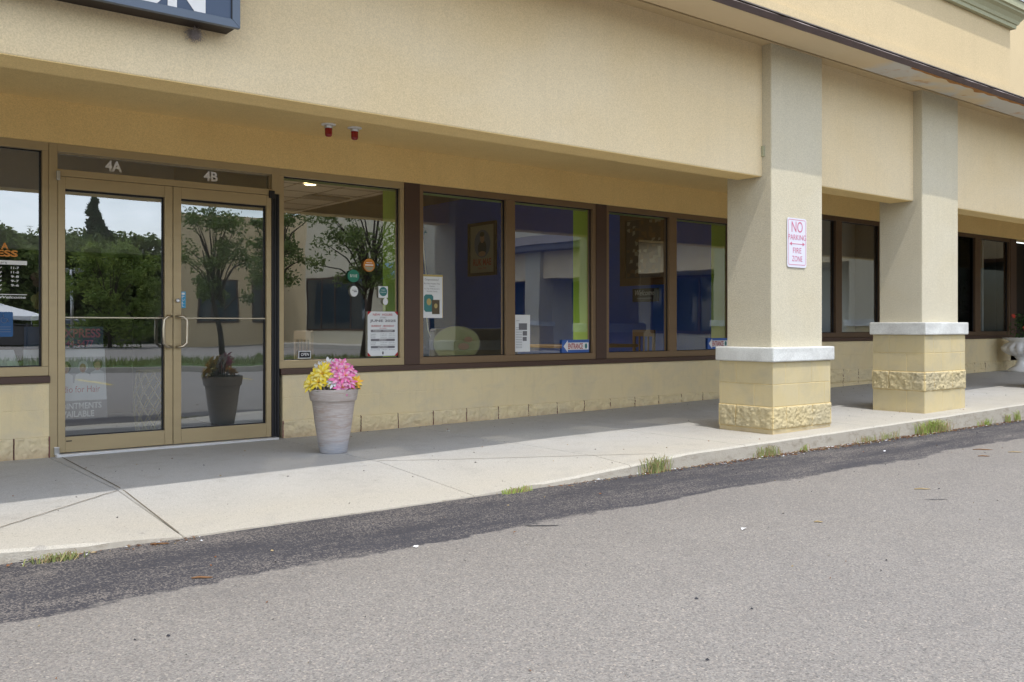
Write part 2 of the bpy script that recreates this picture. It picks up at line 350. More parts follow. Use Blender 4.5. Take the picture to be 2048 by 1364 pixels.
# ------------------------------------------------------------------ mesh helpers
OFF = {}
def woff(o): return OFF.get(o.name, Vector((0, 0, 0))) if o else Vector((0, 0, 0))
def tag(o, label=None, cat=None, group=None, kind=None):
    if label: o['label'] = label
    if cat: o['category'] = cat
    if group: o['group'] = group
    if kind: o['kind'] = kind
    return o
def thing(name, loc, label, cat, group=None):
    o = bpy.data.objects.new(name, None); COL.objects.link(o); o.location = loc
    o.empty_display_size = 0.1
    OFF[o.name] = Vector(loc); return tag(o, label, cat, group)

class MB:
    def __init__(s, auto=False): s.v = []; s.f = []; s.mi = []; s.sm = []; s.auto = auto; s.cuts = []
    def face(s, pts, mi=0, sm=False):
        if s.auto: s.cuts.append((len(s.v), len(s.f)))
        b = len(s.v); s.v += [tuple(p) for p in pts]; s.f.append(tuple(range(b, b + len(pts)))); s.mi.append(mi); s.sm.append(sm)
    def mesh(s, vs_, fs, mi=0, sm=False):
        if s.auto: s.cuts.append((len(s.v), len(s.f)))
        b = len(s.v); s.v += [tuple(p) for p in vs_]
        for f in fs: s.f.append(tuple(b + i for i in f)); s.mi.append(mi); s.sm.append(sm)
        return s
    def box(s, x0, x1, y0, y1, z0, z1, mi=0):
        v = [(x0, y0, z0), (x1, y0, z0), (x1, y1, z0), (x0, y1, z0), (x0, y0, z1), (x1, y0, z1), (x1, y1, z1), (x0, y1, z1)]
        s.mesh(v, [(0, 3, 2, 1), (4, 5, 6, 7), (0, 1, 5, 4), (1, 2, 6, 5), (2, 3, 7, 6), (3, 0, 4, 7)], mi); return s
    def prism(s, poly, y0, y1, mi=0):
        "polygon of (x,z) extruded along y"
        n = len(poly); v = [(x, y0, z) for x, z in poly] + [(x, y1, z) for x, z in poly]
        f = [tuple(range(n)), tuple(range(2 * n - 1, n - 1, -1))] + [(i, i + n, (i + 1) % n + n, (i + 1) % n) for i in range(n)]
        s.mesh(v, f, mi); return s
    def extrude_x(s, prof, x0, x1, mi=0, sk0=0, sk1=0):
        "profile of (y,z) swept along x"
        n = len(prof); v = [(x0, y, z) for y, z in prof] + [(x1, y, z) for y, z in prof]
        f = [tuple(range(n)), tuple(range(2 * n - 1, n - 1, -1))] + [(i, (i + 1) % n, (i + 1) % n + n, i + n) for i in range(n)]
        s.mesh(v, f, mi); return s
    def lathe(s, prof, c, seg=40, mi=0, lobes=0, amp=0, sm=True):
        v = []; f = []; n = len(prof)
        for (r, z, *q) in prof:
            a_ = q[0] if q else 0
            for i in range(seg):
                t = 2 * math.pi * i / seg; rr = r * (1 + (a_ * abs(math.sin(lobes * t / 2)) if lobes else 0))
                v.append((c[0] + rr * math.cos(t), c[1] + rr * math.sin(t), c[2] + z))
        for k in range(n - 1):
            for i in range(seg):
                j = (i + 1) % seg; f.append((k * seg + i, k * seg + j, (k + 1) * seg + j, (k + 1) * seg + i))
        s.mesh(v, f, mi, sm); return s
    def disc(s, c, r, z, seg=40, mi=0):
        s.face([(c[0] + r * math.cos(2 * math.pi * i / seg), c[1] + r * math.sin(2 * math.pi * i / seg), z) for i in range(seg)], mi); return s
    def tube(s, pts, r, seg=8, mi=0, sm=True, cap=True):
        pts = [Vector(p) for p in pts]; n = len(pts); rs = r if isinstance(r, (list, tuple)) else [r] * n
        v = []; f = []; prev = None
        for k, p in enumerate(pts):
            d = (pts[min(k + 1, n - 1)] - pts[max(k - 1, 0)]).normalized()
            a = prev if prev is not None else (Vector((0, 0, 1)) if abs(d.z) < .9 else Vector((1, 0, 0)))
            u = (a - d * a.dot(d)).normalized(); prev = u; w_ = d.cross(u)
            for i in range(seg):
                t = 2 * math.pi * i / seg; v.append(p + (u * math.cos(t) + w_ * math.sin(t)) * rs[k])
        for k in range(n - 1):
            for i in range(seg):
                j = (i + 1) % seg; f.append((k * seg + i, k * seg + j, (k + 1) * seg + j, (k + 1) * seg + i))
        if cap: f.append(tuple(range(seg - 1, -1, -1))); f.append(tuple((n - 1) * seg + i for i in range(seg)))
        s.mesh(v, f, mi, sm); return s
    def build(s, name, mats, parent=None, bevel=0, origin=None):
        if len(s.cuts) > 1:     # each piece becomes a part of its own
            out = None; cs = s.cuts + [(len(s.v), len(s.f))]
            for (v0, f0), (v1, f1) in zip(cs, cs[1:]):
                q = MB(); q.v = s.v[v0:v1]; q.f = [tuple(i - v0 for i in f) for f in s.f[f0:f1]]; q.mi = s.mi[f0:f1]; q.sm = s.sm[f0:f1]
                o_ = q.build(name, mats, parent, bevel, origin); out = out or o_
            return out
        me = bpy.data.meshes.new(name); off = woff(parent) if parent else (Vector(origin) if origin else Vector((0, 0, 0)))
        me.from_pydata([(x - off.x, y - off.y, z - off.z) for x, y, z in s.v], [], s.f)
        for m in (mats if isinstance(mats, (list, tuple)) else [mats]): me.materials.append(M[m] if isinstance(m, str) else m)
        for p, mi, sm in zip(me.polygons, s.mi, s.sm): p.material_index = mi; p.use_smooth = sm
        me.update()
        o = bpy.data.objects.new(name, me); COL.objects.link(o)
        if parent: o.parent = parent; OFF[o.name] = off
        elif origin: o.location = origin; OFF[o.name] = off
        if bevel:
            b = o.modifiers.new('bevel', 'BEVEL'); b.width = bevel; b.segments = 2; b.limit_method = 'ANGLE'
        return o

def text_mesh(s, w_=None, h_=None, bold=0.0):
    "returns verts (x,z) and faces of a string fitted to a box, lower left at 0,0"
    cu = bpy.data.curves.new('t', 'FONT'); cu.body = s; cu.offset = bold; cu.resolution_u = 3
    o = bpy.data.objects.new('t', cu); COL.objects.link(o)
    bpy.context.view_layer.update()
    dg = bpy.context.evaluated_depsgraph_get()
    me = bpy.data.meshes.new_from_object(o.evaluated_get(dg))
    v = [(q.co.x, q.co.y) for q in me.vertices]; f = [tuple(p.vertices) for p in me.polygons]
    bpy.data.objects.remove(o); bpy.data.curves.remove(cu); bpy.data.meshes.remove(me)
    x0 = min(a for a, b in v); x1 = max(a for a, b in v); y0 = min(b for a, b in v); y1 = max(b for a, b in v)
    sy = (h_ / (y1 - y0)) if h_ else None; sx = (w_ / (x1 - x0)) if w_ else sy
    if sy is None: sy = sx
    return [((a - x0) * sx, (b - y0) * sy) for a, b in v], f
def put_text(mb, s, x0, x1, z0, z1, y, mi=0, bold=0.0, shear=0.0):
    v, f = text_mesh(s, x1 - x0, z1 - z0, bold)
    mb.mesh([(x0 + a + b * shear, y, z0 + b) for a, b in v], f, mi)
def rrect(x0, x1, z0, z1, r, n=5):
    pts = []
    for cx_, cz, a0 in ((x1 - r, z0 + r, -90), (x1 - r, z1 - r, 0), (x0 + r, z1 - r, 90), (x0 + r, z0 + r, 180)):
        for i in range(n + 1):
            a = R(a0 + 90 * i / n); pts.append((cx_ + r * math.cos(a), cz + r * math.sin(a)))
    return pts
def ell(cx_, cz, rx, rz, n=28): return [(cx_ + rx * math.cos(2 * math.pi * i / n), cz + rz * math.sin(2 * math.pi * i / n)) for i in range(n)]
def flat(mb, poly, y, mi=0): mb.face([(x, y, z) for x, z in poly], mi)

def interp(x, tab):
    if x <= tab[0][0]: return tab[0][1]
    for (a, b), (c, d) in zip(tab, tab[1:]):
        if x <= c: return b + (d - b) * (x - a) / (c - a)
    return tab[-1][1]
Z0 = [(-30, -.02), (0.9, -.015), (4, -.01), (7, .02), (9.5, .05), (12.6, .098), (16, .16), (22, .22)]
ROAD = -0.10
KY = -2.98
def zs(x, y):
    z = interp(x, Z0)
    full = ROAD + 0.008 - z
    yc = None
    if 0.45 < x < 1.62: k = (x - .45) / 1.17; yc = -2.98 + 1.13 * k; a = k
    elif 1.62 <= x <= 3.5: yc = -1.80; a = 1
    elif 3.5 < x < 5.5: k = 1 - (x - 3.5) / 2.0; yc = -2.98 + 1.2 * k; a = k
    if yc is not None and y < yc and yc > KY + 1e-4:
        z += full * a * min(1, (yc - y) / (yc - KY))
    return z

# ------------------------------------------------------------------ setting: ground, lot, sidewalk
mb = MB(); mb.face([(-600, -600, -.16), (600, -600, -.16), (600, 600, -.16), (-600, 600, -.16)])
tag(mb.build('ground', 'hill'), 'flat wooded ground reaching the horizon beyond the plaza', None, None, 'structure')
mb = MB(); mb.face([(-60, -50, ROAD), (40, -50, ROAD), (40, -2.5, ROAD), (-60, -2.5, ROAD)])
for (px_, py_, rx, ry) in ((3.257, -3.89, .10, .009), (5.65, -4.83, .08, .006)):
    n_ = 22; mb.face([(px_ + math.cos(6.2832 * k / n_) * rx * (1 + .35 * noise.noise(Vector((k, px_, 0)))) * .78 + math.sin(6.2832 * k / n_) * ry * .6, py_ - math.cos(6.2832 * k / n_) * rx * .6 * (1 + .3 * noise.noise(Vector((k, px_, 3)))) + math.sin(6.2832 * k / n_) * ry, ROAD + .003) for k in range(n_)], 1)
tag(mb.build('parking_lot', ['asphalt', 'tar']), 'worn grey asphalt with a darker patched strip along the kerb', None, None, 'structure')

joints = [1.64, 3.47, 4.87, 6.2, 8.15, 9.9, 11.6, 13.3, 15.1, 17] + [1.64 - 1.8 * k for k in range(1, 7)]
xs = set(round(-9.5 + .12 * i, 4) for i in range(int((22 + 9.5) / .12)))
jx = set()
for j in joints:
    xs = {x for x in xs if abs(x - j) > .02}
    for d in (-.006, -.003, .003, .006): xs.add(round(j + d, 4))
    jx.add(round(j - .003, 4))
xs |= {.45, 1.62, 3.5, 5.5}
xs = sorted(xs)
ys = [0.25, 0.0, -.25, -.5, -.75, -1., -1.25, -1.5, -1.65, -1.8, -1.95, -2.1, -2.25, -2.4, -2.5, -2.6, -2.7, -2.8, -2.88, -2.93, -2.96, -2.98]
mb = MB(); idx = {}
for i, x in enumerate(xs):
    for k, y in enumerate(ys):
        yy = y
        z = zs(x, y)
        if k >= len(ys) - 3:
            e = noise.noise(Vector((x * 3.1, 2.2, 0))) * .012 + noise.noise(Vector((x * 13, 5.2, 0))) * .005
            yy += e
            if k == len(ys) - 1: z -= .012 if z > ROAD + .03 else 0
        if x in jx or round(x - .006, 4) in jx: z -= .006
        idx[i, k] = len(mb.v); mb.v.append((x, yy, z))
for i in range(len(xs) - 1):
    for k in range(len(ys) - 1):
        mb.f.append((idx[i, k], idx[i, k + 1], idx[i + 1, k + 1], idx[i + 1, k])); mb.mi.append(1 if xs[i] in jx else 0); mb.sm.append(False)
    a = len(mb.v); k = len(ys) - 1
    for q, i2 in ((0, i), (1, i + 1)):
        x, y, z = mb.v[idx[i2, k]]; mb.v.append((x, y - .012 + noise.noise(Vector((x * 9, 1, 0))) * .008, ROAD - .03))
    mb.f.append((idx[i, k], a, a + 1, idx[i + 1, k])); mb.mi.append(2); mb.sm.append(False)
# long crease lines of the ramp, thin dirt-filled grooves lying just above the slab
def ground_strip(pts, wd, mi):
    for p, q in zip(pts, pts[1:]):
        p = Vector(p); q = Vector(q); d = (q - p).normalized(); nrm = Vector((-d.y, d.x)) * wd
        n = 14
        for i in range(n):
            a = p + (q - p) * i / n; b = p + (q - p) * (i + 1) / n
            mb.face([(u.x, u.y, zs(u.x, u.y) + .0025) for u in (a - nrm, b - nrm, b + nrm, a + nrm)], mi)
ground_strip([(0.47, -2.95), (1.63, -1.84)], .0035, 1)
ground_strip([(3.48, -1.76), (5.3, -2.84)], .0035, 1)
ground_strip([(1.715, -.1), (1.64, -2.9)], .004, 1)
tag(mb.build('sidewalk', ['concrete', 'crack', 'kerbface']), 'pale concrete sidewalk with joints and a dropped ramp at the doors', None, None, 'structure')

# grass island, road paint in the lot (seen mirrored in the glass)
mb = MB(); isl = [(3.0, -16.5), (9.8, -13.2), (16, -11.2), (17.5, -15), (11, -18.0), (4, -21)]
n = len(isl)
mb.mesh([(x, y, ROAD) for x, y in isl] + [(x, y, .03) for x, y in isl], [tuple(range(n, 2 * n))] + [(i, (i + 1) % n, (i + 1) % n + n, i + n) for i in range(n)])
tag(mb.build('kerb', 'concrete'), 'concrete kerb round the planted island', None, None, 'structure')
mb = MB(); cxy = (sum(p[0] for p in isl) / n, sum(p[1] for p in isl) / n)
isl2 = [(cxy[0] + (x - cxy[0]) * .95, cxy[1] + (y - cxy[1]) * .93) for x, y in isl]
mb.face([(x, y, .034) for x, y in isl2], 0)
for i in range(5200):
    a = random.random(); b = random.random(); p = isl2[random.randrange(n)]; q = isl2[random.randrange(n)]
    x = cxy[0] + (p[0] + (q[0] - p[0]) * a - cxy[0]) * math.sqrt(b); y = cxy[1] + (p[1] + (q[1] - p[1]) * a - cxy[1]) * math.sqrt(b)
    t = random.random() * 6.28; h = random.uniform(.06, .22); dx = .012 * math.cos(t); dy = .012 * math.sin(t)
    mb.face([(x - dx, y - dy, .03), (x + dx, y + dy, .03), (x + random.uniform(-.08, .08), y + random.uniform(-.08, .08), .03 + h)], 1)
tag(mb.build('grass', ['grassground', 'weed']), 'short grass covering the planted island in the lot', None, None, 'stuff')
mb = MB()
for k in range(9):
    x = -6 + k * 2.7; mb.face([(x, -12.6, ROAD + .004), (x + .1, -12.6, ROAD + .004), (x + .1, -8.9 - 1.2, ROAD + .004), (x, -8.9 - 1.2, ROAD + .004)])
mb.face([(-8, -12.7, ROAD + .004), (3.2, -12.7, ROAD + .004), (3.2, -12.6, ROAD + .004), (-8, -12.6, ROAD + .004)])
tag(mb.build('road_marking', 'yellowline'), 'worn yellow parking lines in the lot', None, None, 'structure')

# ------------------------------------------------------------------ storefront building
B = thing('storefront_building', (0, 0, 0), 'beige stucco plaza storefront with block piers, bronze doors and tinted windows', 'building')
def part(mb_, name, mats, parent=B, label=None, bevel=0):
    o = mb_.build(name, mats, parent, bevel)
    if label: o['label'] = label
    return o

def blocks(mb_, P, U, N, width, courses, L_=.4, joint_mat=None, sj=.0035):
    P = Vector(P); U = Vector(U); N = Vector(N)
    for (z0, z1, kind, off) in courses:
        edges = [0.0]
        x = off
        while x < width - .03:
            if x > .03: edges.append(x)
            x += L_
        edges.append(width)
        for a, b in zip(edges, edges[1:]):
            j1, j2 = (.005, .012) if kind == 'rough' else (.003, .007)
            def axis(lo, hi, step):
                n_ = max(1, int(round((hi - lo - 2 * j2) / step)))
                return [lo, lo + j1] + [lo + j2 + (hi - lo - 2 * j2) * i / n_ for i in range(n_ + 1)] + [hi - j1, hi]
            us = axis(a, b, .0095 if kind == 'rough' else .12); zz = axis(z0, z1, .0095 if kind == 'rough' else .12)
            vv = []; nu = len(us); nz = len(zz)
            for iz, z in enumerate(zz):
                for iu, u in enumerate(us):
                    edge = min(iu, nu - 1 - iu, iz, nz - 1 - iz)
                    if kind == 'rough':
                        q = P + U * u; s_ = Vector((q.x * 17 + q.y * 17, z * 17, 3.1)); t_ = Vector((q.x * 40 + q.y * 40, z * 40, 7.7))
                        d = .012 + noise.noise(s_) * .012 + (abs(noise.noise(t_)) - .2) * .018 + noise.noise(t_ * 2.3) * .012
                        d = d if edge >= 2 else (d * .6 if edge == 1 else -.004)
                    else:
                        d = 0 if edge >= 2 else (-.0006 if edge == 1 else -sj)
                    if iu in (0, nu - 1) and (u < 1e-6 or abs(u - width) < 1e-6): d = 0 if kind != 'rough' else 0.006
                    vv.append(P + U * u + Vector((0, 0, z)) + N * d + (U * (.006 if u > .01 else -.006) if kind == 'rough' and iu in (0, nu - 1) and (u < 1e-6 or abs(u - width) < 1e-6) else Vector((0, 0, 0))))
            ff = [(k * nu + i, k * nu + i + 1, (k + 1) * nu + i + 1, (k + 1) * nu + i) for k in range(nz - 1) for i in range(nu - 1)]
            if kind == 'rough' and joint_mat == 1:
                g1 = [f_ for q_, f_ in enumerate(ff) if (q_ % (nu - 1)) in (0, nu - 2)]
                g0 = [f_ for q_, f_ in enumerate(ff) if (q_ % (nu - 1)) not in (0, nu - 2)]
                mb_.mesh(vv, g0, 0, True)
                mb_.mesh(vv, g1, joint_mat)
            elif joint_mat == 2:
                on = lambda q_: (q_ % (nu - 1)) in (0, nu - 2) or (q_ // (nu - 1)) in (0, nz - 2)
                mb_.mesh(vv, [f_ for q_, f_ in enumerate(ff) if not on(q_)], 0, kind == 'rough'); mb_.mesh(vv, [f_ for q_, f_ in enumerate(ff) if on(q_)], 1)
            else: mb_.mesh(vv, ff, 0, kind == 'rough')

# wall below the windows
def low_wall(x0, x1, ztop, off):
    m_ = MB(); zb = ztop - .405
    cs = [(zb - .2 - .2, zb - .2, 'rough' if zb - .3 > .15 else 'rough', off), (zb - .2, zb, 'rough', off), (zb, zb + .2, 'smooth', off + .2), (zb + .2, ztop, 'smooth', off)]
    blocks(m_, (x0, -.03, 0), (1, 0, 0), (0, -1, 0), x1 - x0, cs, .406, 1, .0018)
    m_.box(x0, x1, -.02, .16, -.1, ztop - .002)
    return part(m_, 'block_wall', ['block', 'joint'])
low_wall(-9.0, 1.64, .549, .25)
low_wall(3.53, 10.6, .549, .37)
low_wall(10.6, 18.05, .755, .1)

# stucco wall above windows, sides
mb = MB(True); mb.box(-9.5, 10.6, -.05, .2, 2.37, 3.6); mb.box(10.6, 22, -.05, .2, 2.585, 3.6); mb.box(10.5, 10.6, -.05, .2, .55, 2.37)
mb.box(19.4, 22, -.05, .2, -.1, 2.585)
part(mb, 'stucco_wall', 'soffit')
# beam over the walkway: front face, underside; the ceiling behind it
mb = MB(True)
for a, b in ((-9.5, 6.975), (7.755, 9.615), (10.375, 13.65), (14.42, 22)):
    mb.box(a, b, -2.57, -2.31, 2.325, 3.60)
beam = part(mb, 'beam', ['fascia'], bevel=.008)
mb = MB(True)
for a, b in ((-9.5, 6.96), (7.77, 9.6), (10.39, 13.64), (14.43, 22)):
    mb.face([(a, -2.565, 2.3225), (a, -2.3105, 2.3225), (b, -2.3105, 2.3225), (b, -2.565, 2.3225)])
    mb.face([(a, -2.565, 2.3225), (b, -2.565, 2.3225), (b, -2.565, 2.327), (a, -2.565, 2.327)])
part(mb, 'beam_underside', 'soffit')
mb = MB(True); mb.box(-9.5, 10.3, -2.31, -.05, 2.69, 2.76); mb.box(10.3, 22, -2.31, -.05, 3.02, 3.1); mb.box(10.28, 10.3, -2.31, -.05, 2.6895, 3.1)
part(mb, 'soffit', 'soffit')

# columns
def column(x0, zbase, courses, ztop, cap0, cap1):
    x1 = x0 + .89; y0, y1 = -2.72, -2.13
    m_ = MB(); m_.box(x0 + .05, x1 - .055, y0 + .05, y1 - .045, cap1 - .01, ztop)
    c = part(m_, 'column', 'pillar', bevel=.01)
    m_ = MB(); m_.box(x0 - .03, x1 + .03, y0 - .03, y1 + .03, cap0, cap1)
    k = part(m_, 'cap', 'cap', c, bevel=.012)
    m_ = MB()
    for P, U, N, wd in (((x0, y0, 0), (1, 0, 0), (0, -1, 0), x1 - x0), ((x0, y1, 0), (0, -1, 0), (-1, 0, 0), y1 - y0),
                        ((x1, y0, 0), (0, 1, 0), (1, 0, 0), y1 - y0), ((x1, y1, 0), (-1, 0, 0), (0, 1, 0), x1 - x0)):
        cs = [(a, b, kd, (.19 if i % 2 else .39) if kd != 'plain' else 9) for i, (a, b, kd) in enumerate(courses)]
        cs = [(a, b, 'smooth' if kd == 'plain' else kd, o_) for (a, b, kd, o_) in cs]
        blocks(m_, P, U, N, wd, cs, .4, 2)
    m_.box(x0 + .01, x1 - .01, y0 + .01, y1 - .01, zbase - .05, cap0 + .005)
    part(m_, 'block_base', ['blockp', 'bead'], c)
    return c
column(6.92, -.02, [(-.05, .062, 'plain'), (.062, .26, 'rough'), (.26, .46, 'smooth'), (.46, .66, 'smooth')], 3.60, .66, .79)
column(9.56, .05, [(.0, .287, 'smooth'), (.287, .49, 'rough'), (.49, .69, 'smooth'), (.69, .885, 'smooth')], 3.60, .885, 1.02)
column(13.6, .05, [(.0, .287, 'smooth'), (.287, .49, 'rough'), (.49, .69, 'smooth'), (.69, .885, 'smooth')], 3.60, .885, 1.02)

# eave, drip edge and roof
def ey(x): return -3.148 - .07 * max(0, 5 - x)  # unseen left part flared outward, a shape invented to slant the sidewalk shadow
mb = MB(); X = [-9.5, -4, 0, 2.5, 5, 22]
for a, b in zip(X, X[1:]):
    A, C = ey(a), ey(b)
    v = [(a, A, 3.445), (b, C, 3.445), (b, -2.76, 3.478), (a, -2.76, 3.478), (a, A, 3.50), (b, C, 3.50), (b, -2.76, 3.62), (a, -2.76, 3.62)]
    mb.mesh(v, [(0, 1, 5, 4), (0, 3, 2, 1), (3, 7, 6, 2)])
mb.face([(-9.5, -2.77, 3.61), (22, -2.77, 3.61), (22, -2.0, 3.61), (-9.5, -2.0, 3.61)])
part(mb, 'eave', 'eave')
mb = MB()
step = .09; x = -9.5
prev = None
while x < 22:
    e = ey(x); j = noise.noise(Vector((x * 2.3, 0, 0))) * .007 + noise.noise(Vector((x * 9, 4, 0))) * .003
    o_ = noise.noise(Vector((x * 4.1, 9, 0))) * .006
    cur = [(x, e - .012 + o_, 3.442 + j), (x, e - .026 + o_, 3.492 + j * .5), (x, e - .005, 3.506 + o_ * .5), (x, e + .01, 3.45)]
    if prev:
        for i in range(3): mb.face([prev[i], cur[i], cur[i + 1], prev[i + 1]], 1 if i == 1 else 0)
        mb.face([prev[3], cur[3], cur[0], prev[0]])
    prev = cur; x += step
part(mb, 'drip_edge', ['drip', 'driplight'])
mb = MB(); x = 8.5; prev = None
while x < 11.7:
    e = ey(x); amp = math.sin((x - 8.5) / 3.2 * math.pi) * .03 + .008
    j = (noise.noise(Vector((x * 5.3, 2, 0))) + .6) * amp
    cur = [(x, e - .006, 3.443), (x, e + .004 + max(.002, j) * 1.3, 3.4395)]
    if prev: mb.face([prev[0], prev[1], cur[1], cur[0]])
    prev = cur; x += .04
part(mb, 'rotten_trim', 'rust')
mb = MB()
for a, b in zip(X, X[1:]):
    for k in range(4):
        f0 = k / 4; f1 = (k + 1) / 4
        ya0, yb0 = ey(a) + .0 + (-2.55 - ey(a)) * f0, ey(b) + (-2.55 - ey(b)) * f0; ya1, yb1 = ey(a) + (-2.55 - ey(a)) * f1, ey(b) + (-2.55 - ey(b)) * f1
        z0_, z1_ = 3.525 + .14 * f0 + .008, 3.525 + .14 * f1
        mb.face([(a, ya0, z0_), (b, yb0, z0_), (b, yb1, z1_), (a, ya1, z1_)]); mb.face([(a, ya0, z0_ - .01), (b, yb0, z0_ - .01), (b, yb0, z0_), (a, ya0, z0_)])
part(mb, 'roof_shingles', 'shingle')
mb = MB(); mb.box(-9.5, 11.73, -2.65, -2.4, 3.5, 4.9); mb.box(-9.5, 11.745, -2.69, -2.65, 3.5, 3.862)
mb.box(11.73, 22, -1.2, -.9, 3.0, 7.0); mb.box(11.60, 11.73, -1.2, 1, 3.4, 4.9)
part(mb, 'upper_wall', 'upper')
mb = MB(); mb.face([(-9.5, -2.02, 3.62), (22, -2.02, 3.62), (22, 9.5, 3.65), (-9.5, 9.5, 3.65)]); mb.face([(11.6, -2.6, 3.66), (22, -2.6, 3.66), (22, -1.2, 4.0), (11.6, -1.2, 4.0)])
part(mb, 'roof_deck', 'shingle')
prof = [(-2.655, 4.57), (-2.70, 4.57), (-2.705, 4.61), (-2.72, 4.615), (-2.735, 4.65), (-2.77, 4.69), (-2.81, 4.71), (-2.815, 4.735), (-2.84, 4.74), (-2.845, 4.82), (-2.655, 4.82)]
mb = MB()
for (a, b), (c, d) in zip(prof, prof[1:]):
    xa = 11.735 + (-2.655 - a); xc = 11.735 + (-2.655 - c)
    mb.face([(-9.5, a, b), (xa, a, b), (xc, c, d), (-9.5, c, d)]); mb.face([(xa, a, b), (xa, 1, b), (xc, 1, d), (xc, c, d)])
part(mb, 'cornice', 'cornice')
mb = MB(True); mb.box(-9.5, 11.95, -2.86, -2.6, 4.822, 4.85); mb.box(11.90, 11.96, -2.87, -2.80, 4.82, 4.95)
part(mb, 'roof_flashing', 'roofmetal')

# window units -------------------------------------------------
def window(x0, x1, z0, z1, fw=.05, mat='bronze', mull=(), fr=.045, top=.065, posts=True):
    "outer frame x0..x1, z0..z1; mullions are centre x; pane per light"
    m_ = MB(); y0, y1 = -.022, .07
    m_.box(x0, x1, y0, y1, z1 - top, z1); m_.box(x0, x1, y0, y1, z0, z0 + .07)
    m_.box(x0, x0 + fr, y0 + .0005, y1, z0 + .07, z1 - top); m_.box(x1 - fr, x1, y0 + .0005, y1, z0 + .07, z1 - top)
    eds = [x0 + fr]
    for c, wd in mull:
        m_.box(c - wd / 2, c + wd / 2, y0 + .0005, y1, z0 + .07, z1 - top); eds += [c - wd / 2, c + wd / 2]
    eds.append(x1 - fr)
    wn = part(m_, 'window', mat, bevel=.003)
    for a, b in zip(eds[::2], eds[1::2]):
        p = MB(); p.face([(a, .03, z0 + .07), (b, .03, z0 + .07), (b, .03, z1 - top), (a, .03, z1 - top)]); part(p, 'pane', 'doorglass' if x0 < 4 else 'glass', wn)
        g = MB(); q = .012
        zb_, zt_ = z0 + .07, z1 - top
        g.box(a, b, .018, .028, zb_, zb_ + q * .7); g.box(a, b, .018, .028, zt_ - q * .7, zt_); g.box(a, a + q * .6, .018, .028, zb_ + q * .7, zt_ - q * .7); g.box(b - q, b, .018, .028, zb_ + q * .7, zt_ - q * .7)
        part(g, 'gasket', 'black', wn)
    return wn
HB = .604; HT = 2.372
window(-2.2, 1.64, HB, HT, mull=((-.3, .05),))
window(3.50, 4.79, HB, HT)
window(4.965, 7.34, HB, HT, mull=((6.105, .12),), mat='bronzem')
window(7.505, 9.80, HB, HT, mull=((8.645, .13),), mat='bronzem')
window(10.62, 13.40, .812, 2.585, mull=((12.24, .16),), mat='bronzed')
window(13.9, 17.81, .812, 2.585, mull=((16.56, .2), (15.2, .15)), mat='bronzed')
mb = MB(True); mb.box(4.79, 4.965, -.03, .09, HB, HT); mb.box(7.34, 7.505, -.03, .09, HB, HT); mb.box(9.80, 10.5, -.03, .09, HB, HT); mb.box(13.40, 13.9, -.03, .09, .812, 2.585); mb.box(17.81, 18.05, -.03, .09, .0, 2.585)
part(mb, 'post', 'brown', bevel=.003)
mb = MB(True); mb.box(-9, 1.645, -.055, .1, .551, HB - .001); mb.box(3.505, 10.55, -.055, .1, .551, HB - .001); mb.box(10.62, 18.05, -.055, .1, .757, .811)
part(mb, 'sill', 'brown', bevel=.004)
# far entrance recess at the right
mb = MB(); mb.box(18.05, 19.4, .3, .34, .1, 2.585); mb.box(18.05, 18.09, .09, .3, .1, 2.585); mb.box(19.36, 19.4, .2, .3, .1, 2.585)
part(mb, 'entrance_recess', 'black')

# doors
mb = MB()
mb.box(1.64, 1.70, -.03, .075, -.02, 2.372); mb.box(3.43, 3.499, -.03, .075, 2.14, 2.372); mb.box(1.70, 3.43, -.029, .075, 2.308, 2.371); mb.box(1.70, 3.43, -.029, .075, 2.125, 2.178)
part(mb, 'door_frame', 'bronze', bevel=.003)
mb = MB()
for i in range(3): mb.box(3.425 + .026 * i, 3.425 + .026 * i + .02, -.036 + .004 * (i % 2), .05, -.02, 2.138)
mb.box(3.425, 3.503, -.02, .06, -.02, 2.137); mb.box(3.40, 3.45, -.045, .0, 2.10, 2.165)
part(mb, 'weather_strip', 'black', bevel=.003)
mb = MB(); mb.box(1.70, 3.43, .012, .05, 2.178, 2.184); mb.box(1.70, 3.43, .012, .05, 2.302, 2.308); mb.box(1.70, 1.709, .012, .05, 2.184, 2.302); mb.box(3.421, 3.43, .012, .05, 2.184, 2.302)
tr = part(mb, 'transom', 'bronze')
mb = MB(); mb.face([(1.709, .03, 2.184), (3.421, .03, 2.184), (3.421, .03, 2.302), (1.709, .03, 2.302)]); part(mb, 'pane', 'doorglass', tr)
mb = MB(True); put_text(mb, '4A', 2.06, 2.185, 2.205, 2.29, .026, 0, .03); put_text(mb, '4B', 2.845, 2.965, 2.205, 2.287, .026, 0, .03)
part(mb, 'suite_lettering', 'white', tr)
mb = MB(); mb.box(1.68, 3.47, -.09, .05, -.025, .006)
part(mb, 'threshold', 'threshold', bevel=.003)
mb = MB(True); mb.box(1.673, 1.71, -.05, -.0, .0, .06); mb.box(1.69, 1.715, -.05, .0, 2.09, 2.16)
part(mb, 'hinge', 'silver', bevel=.003)
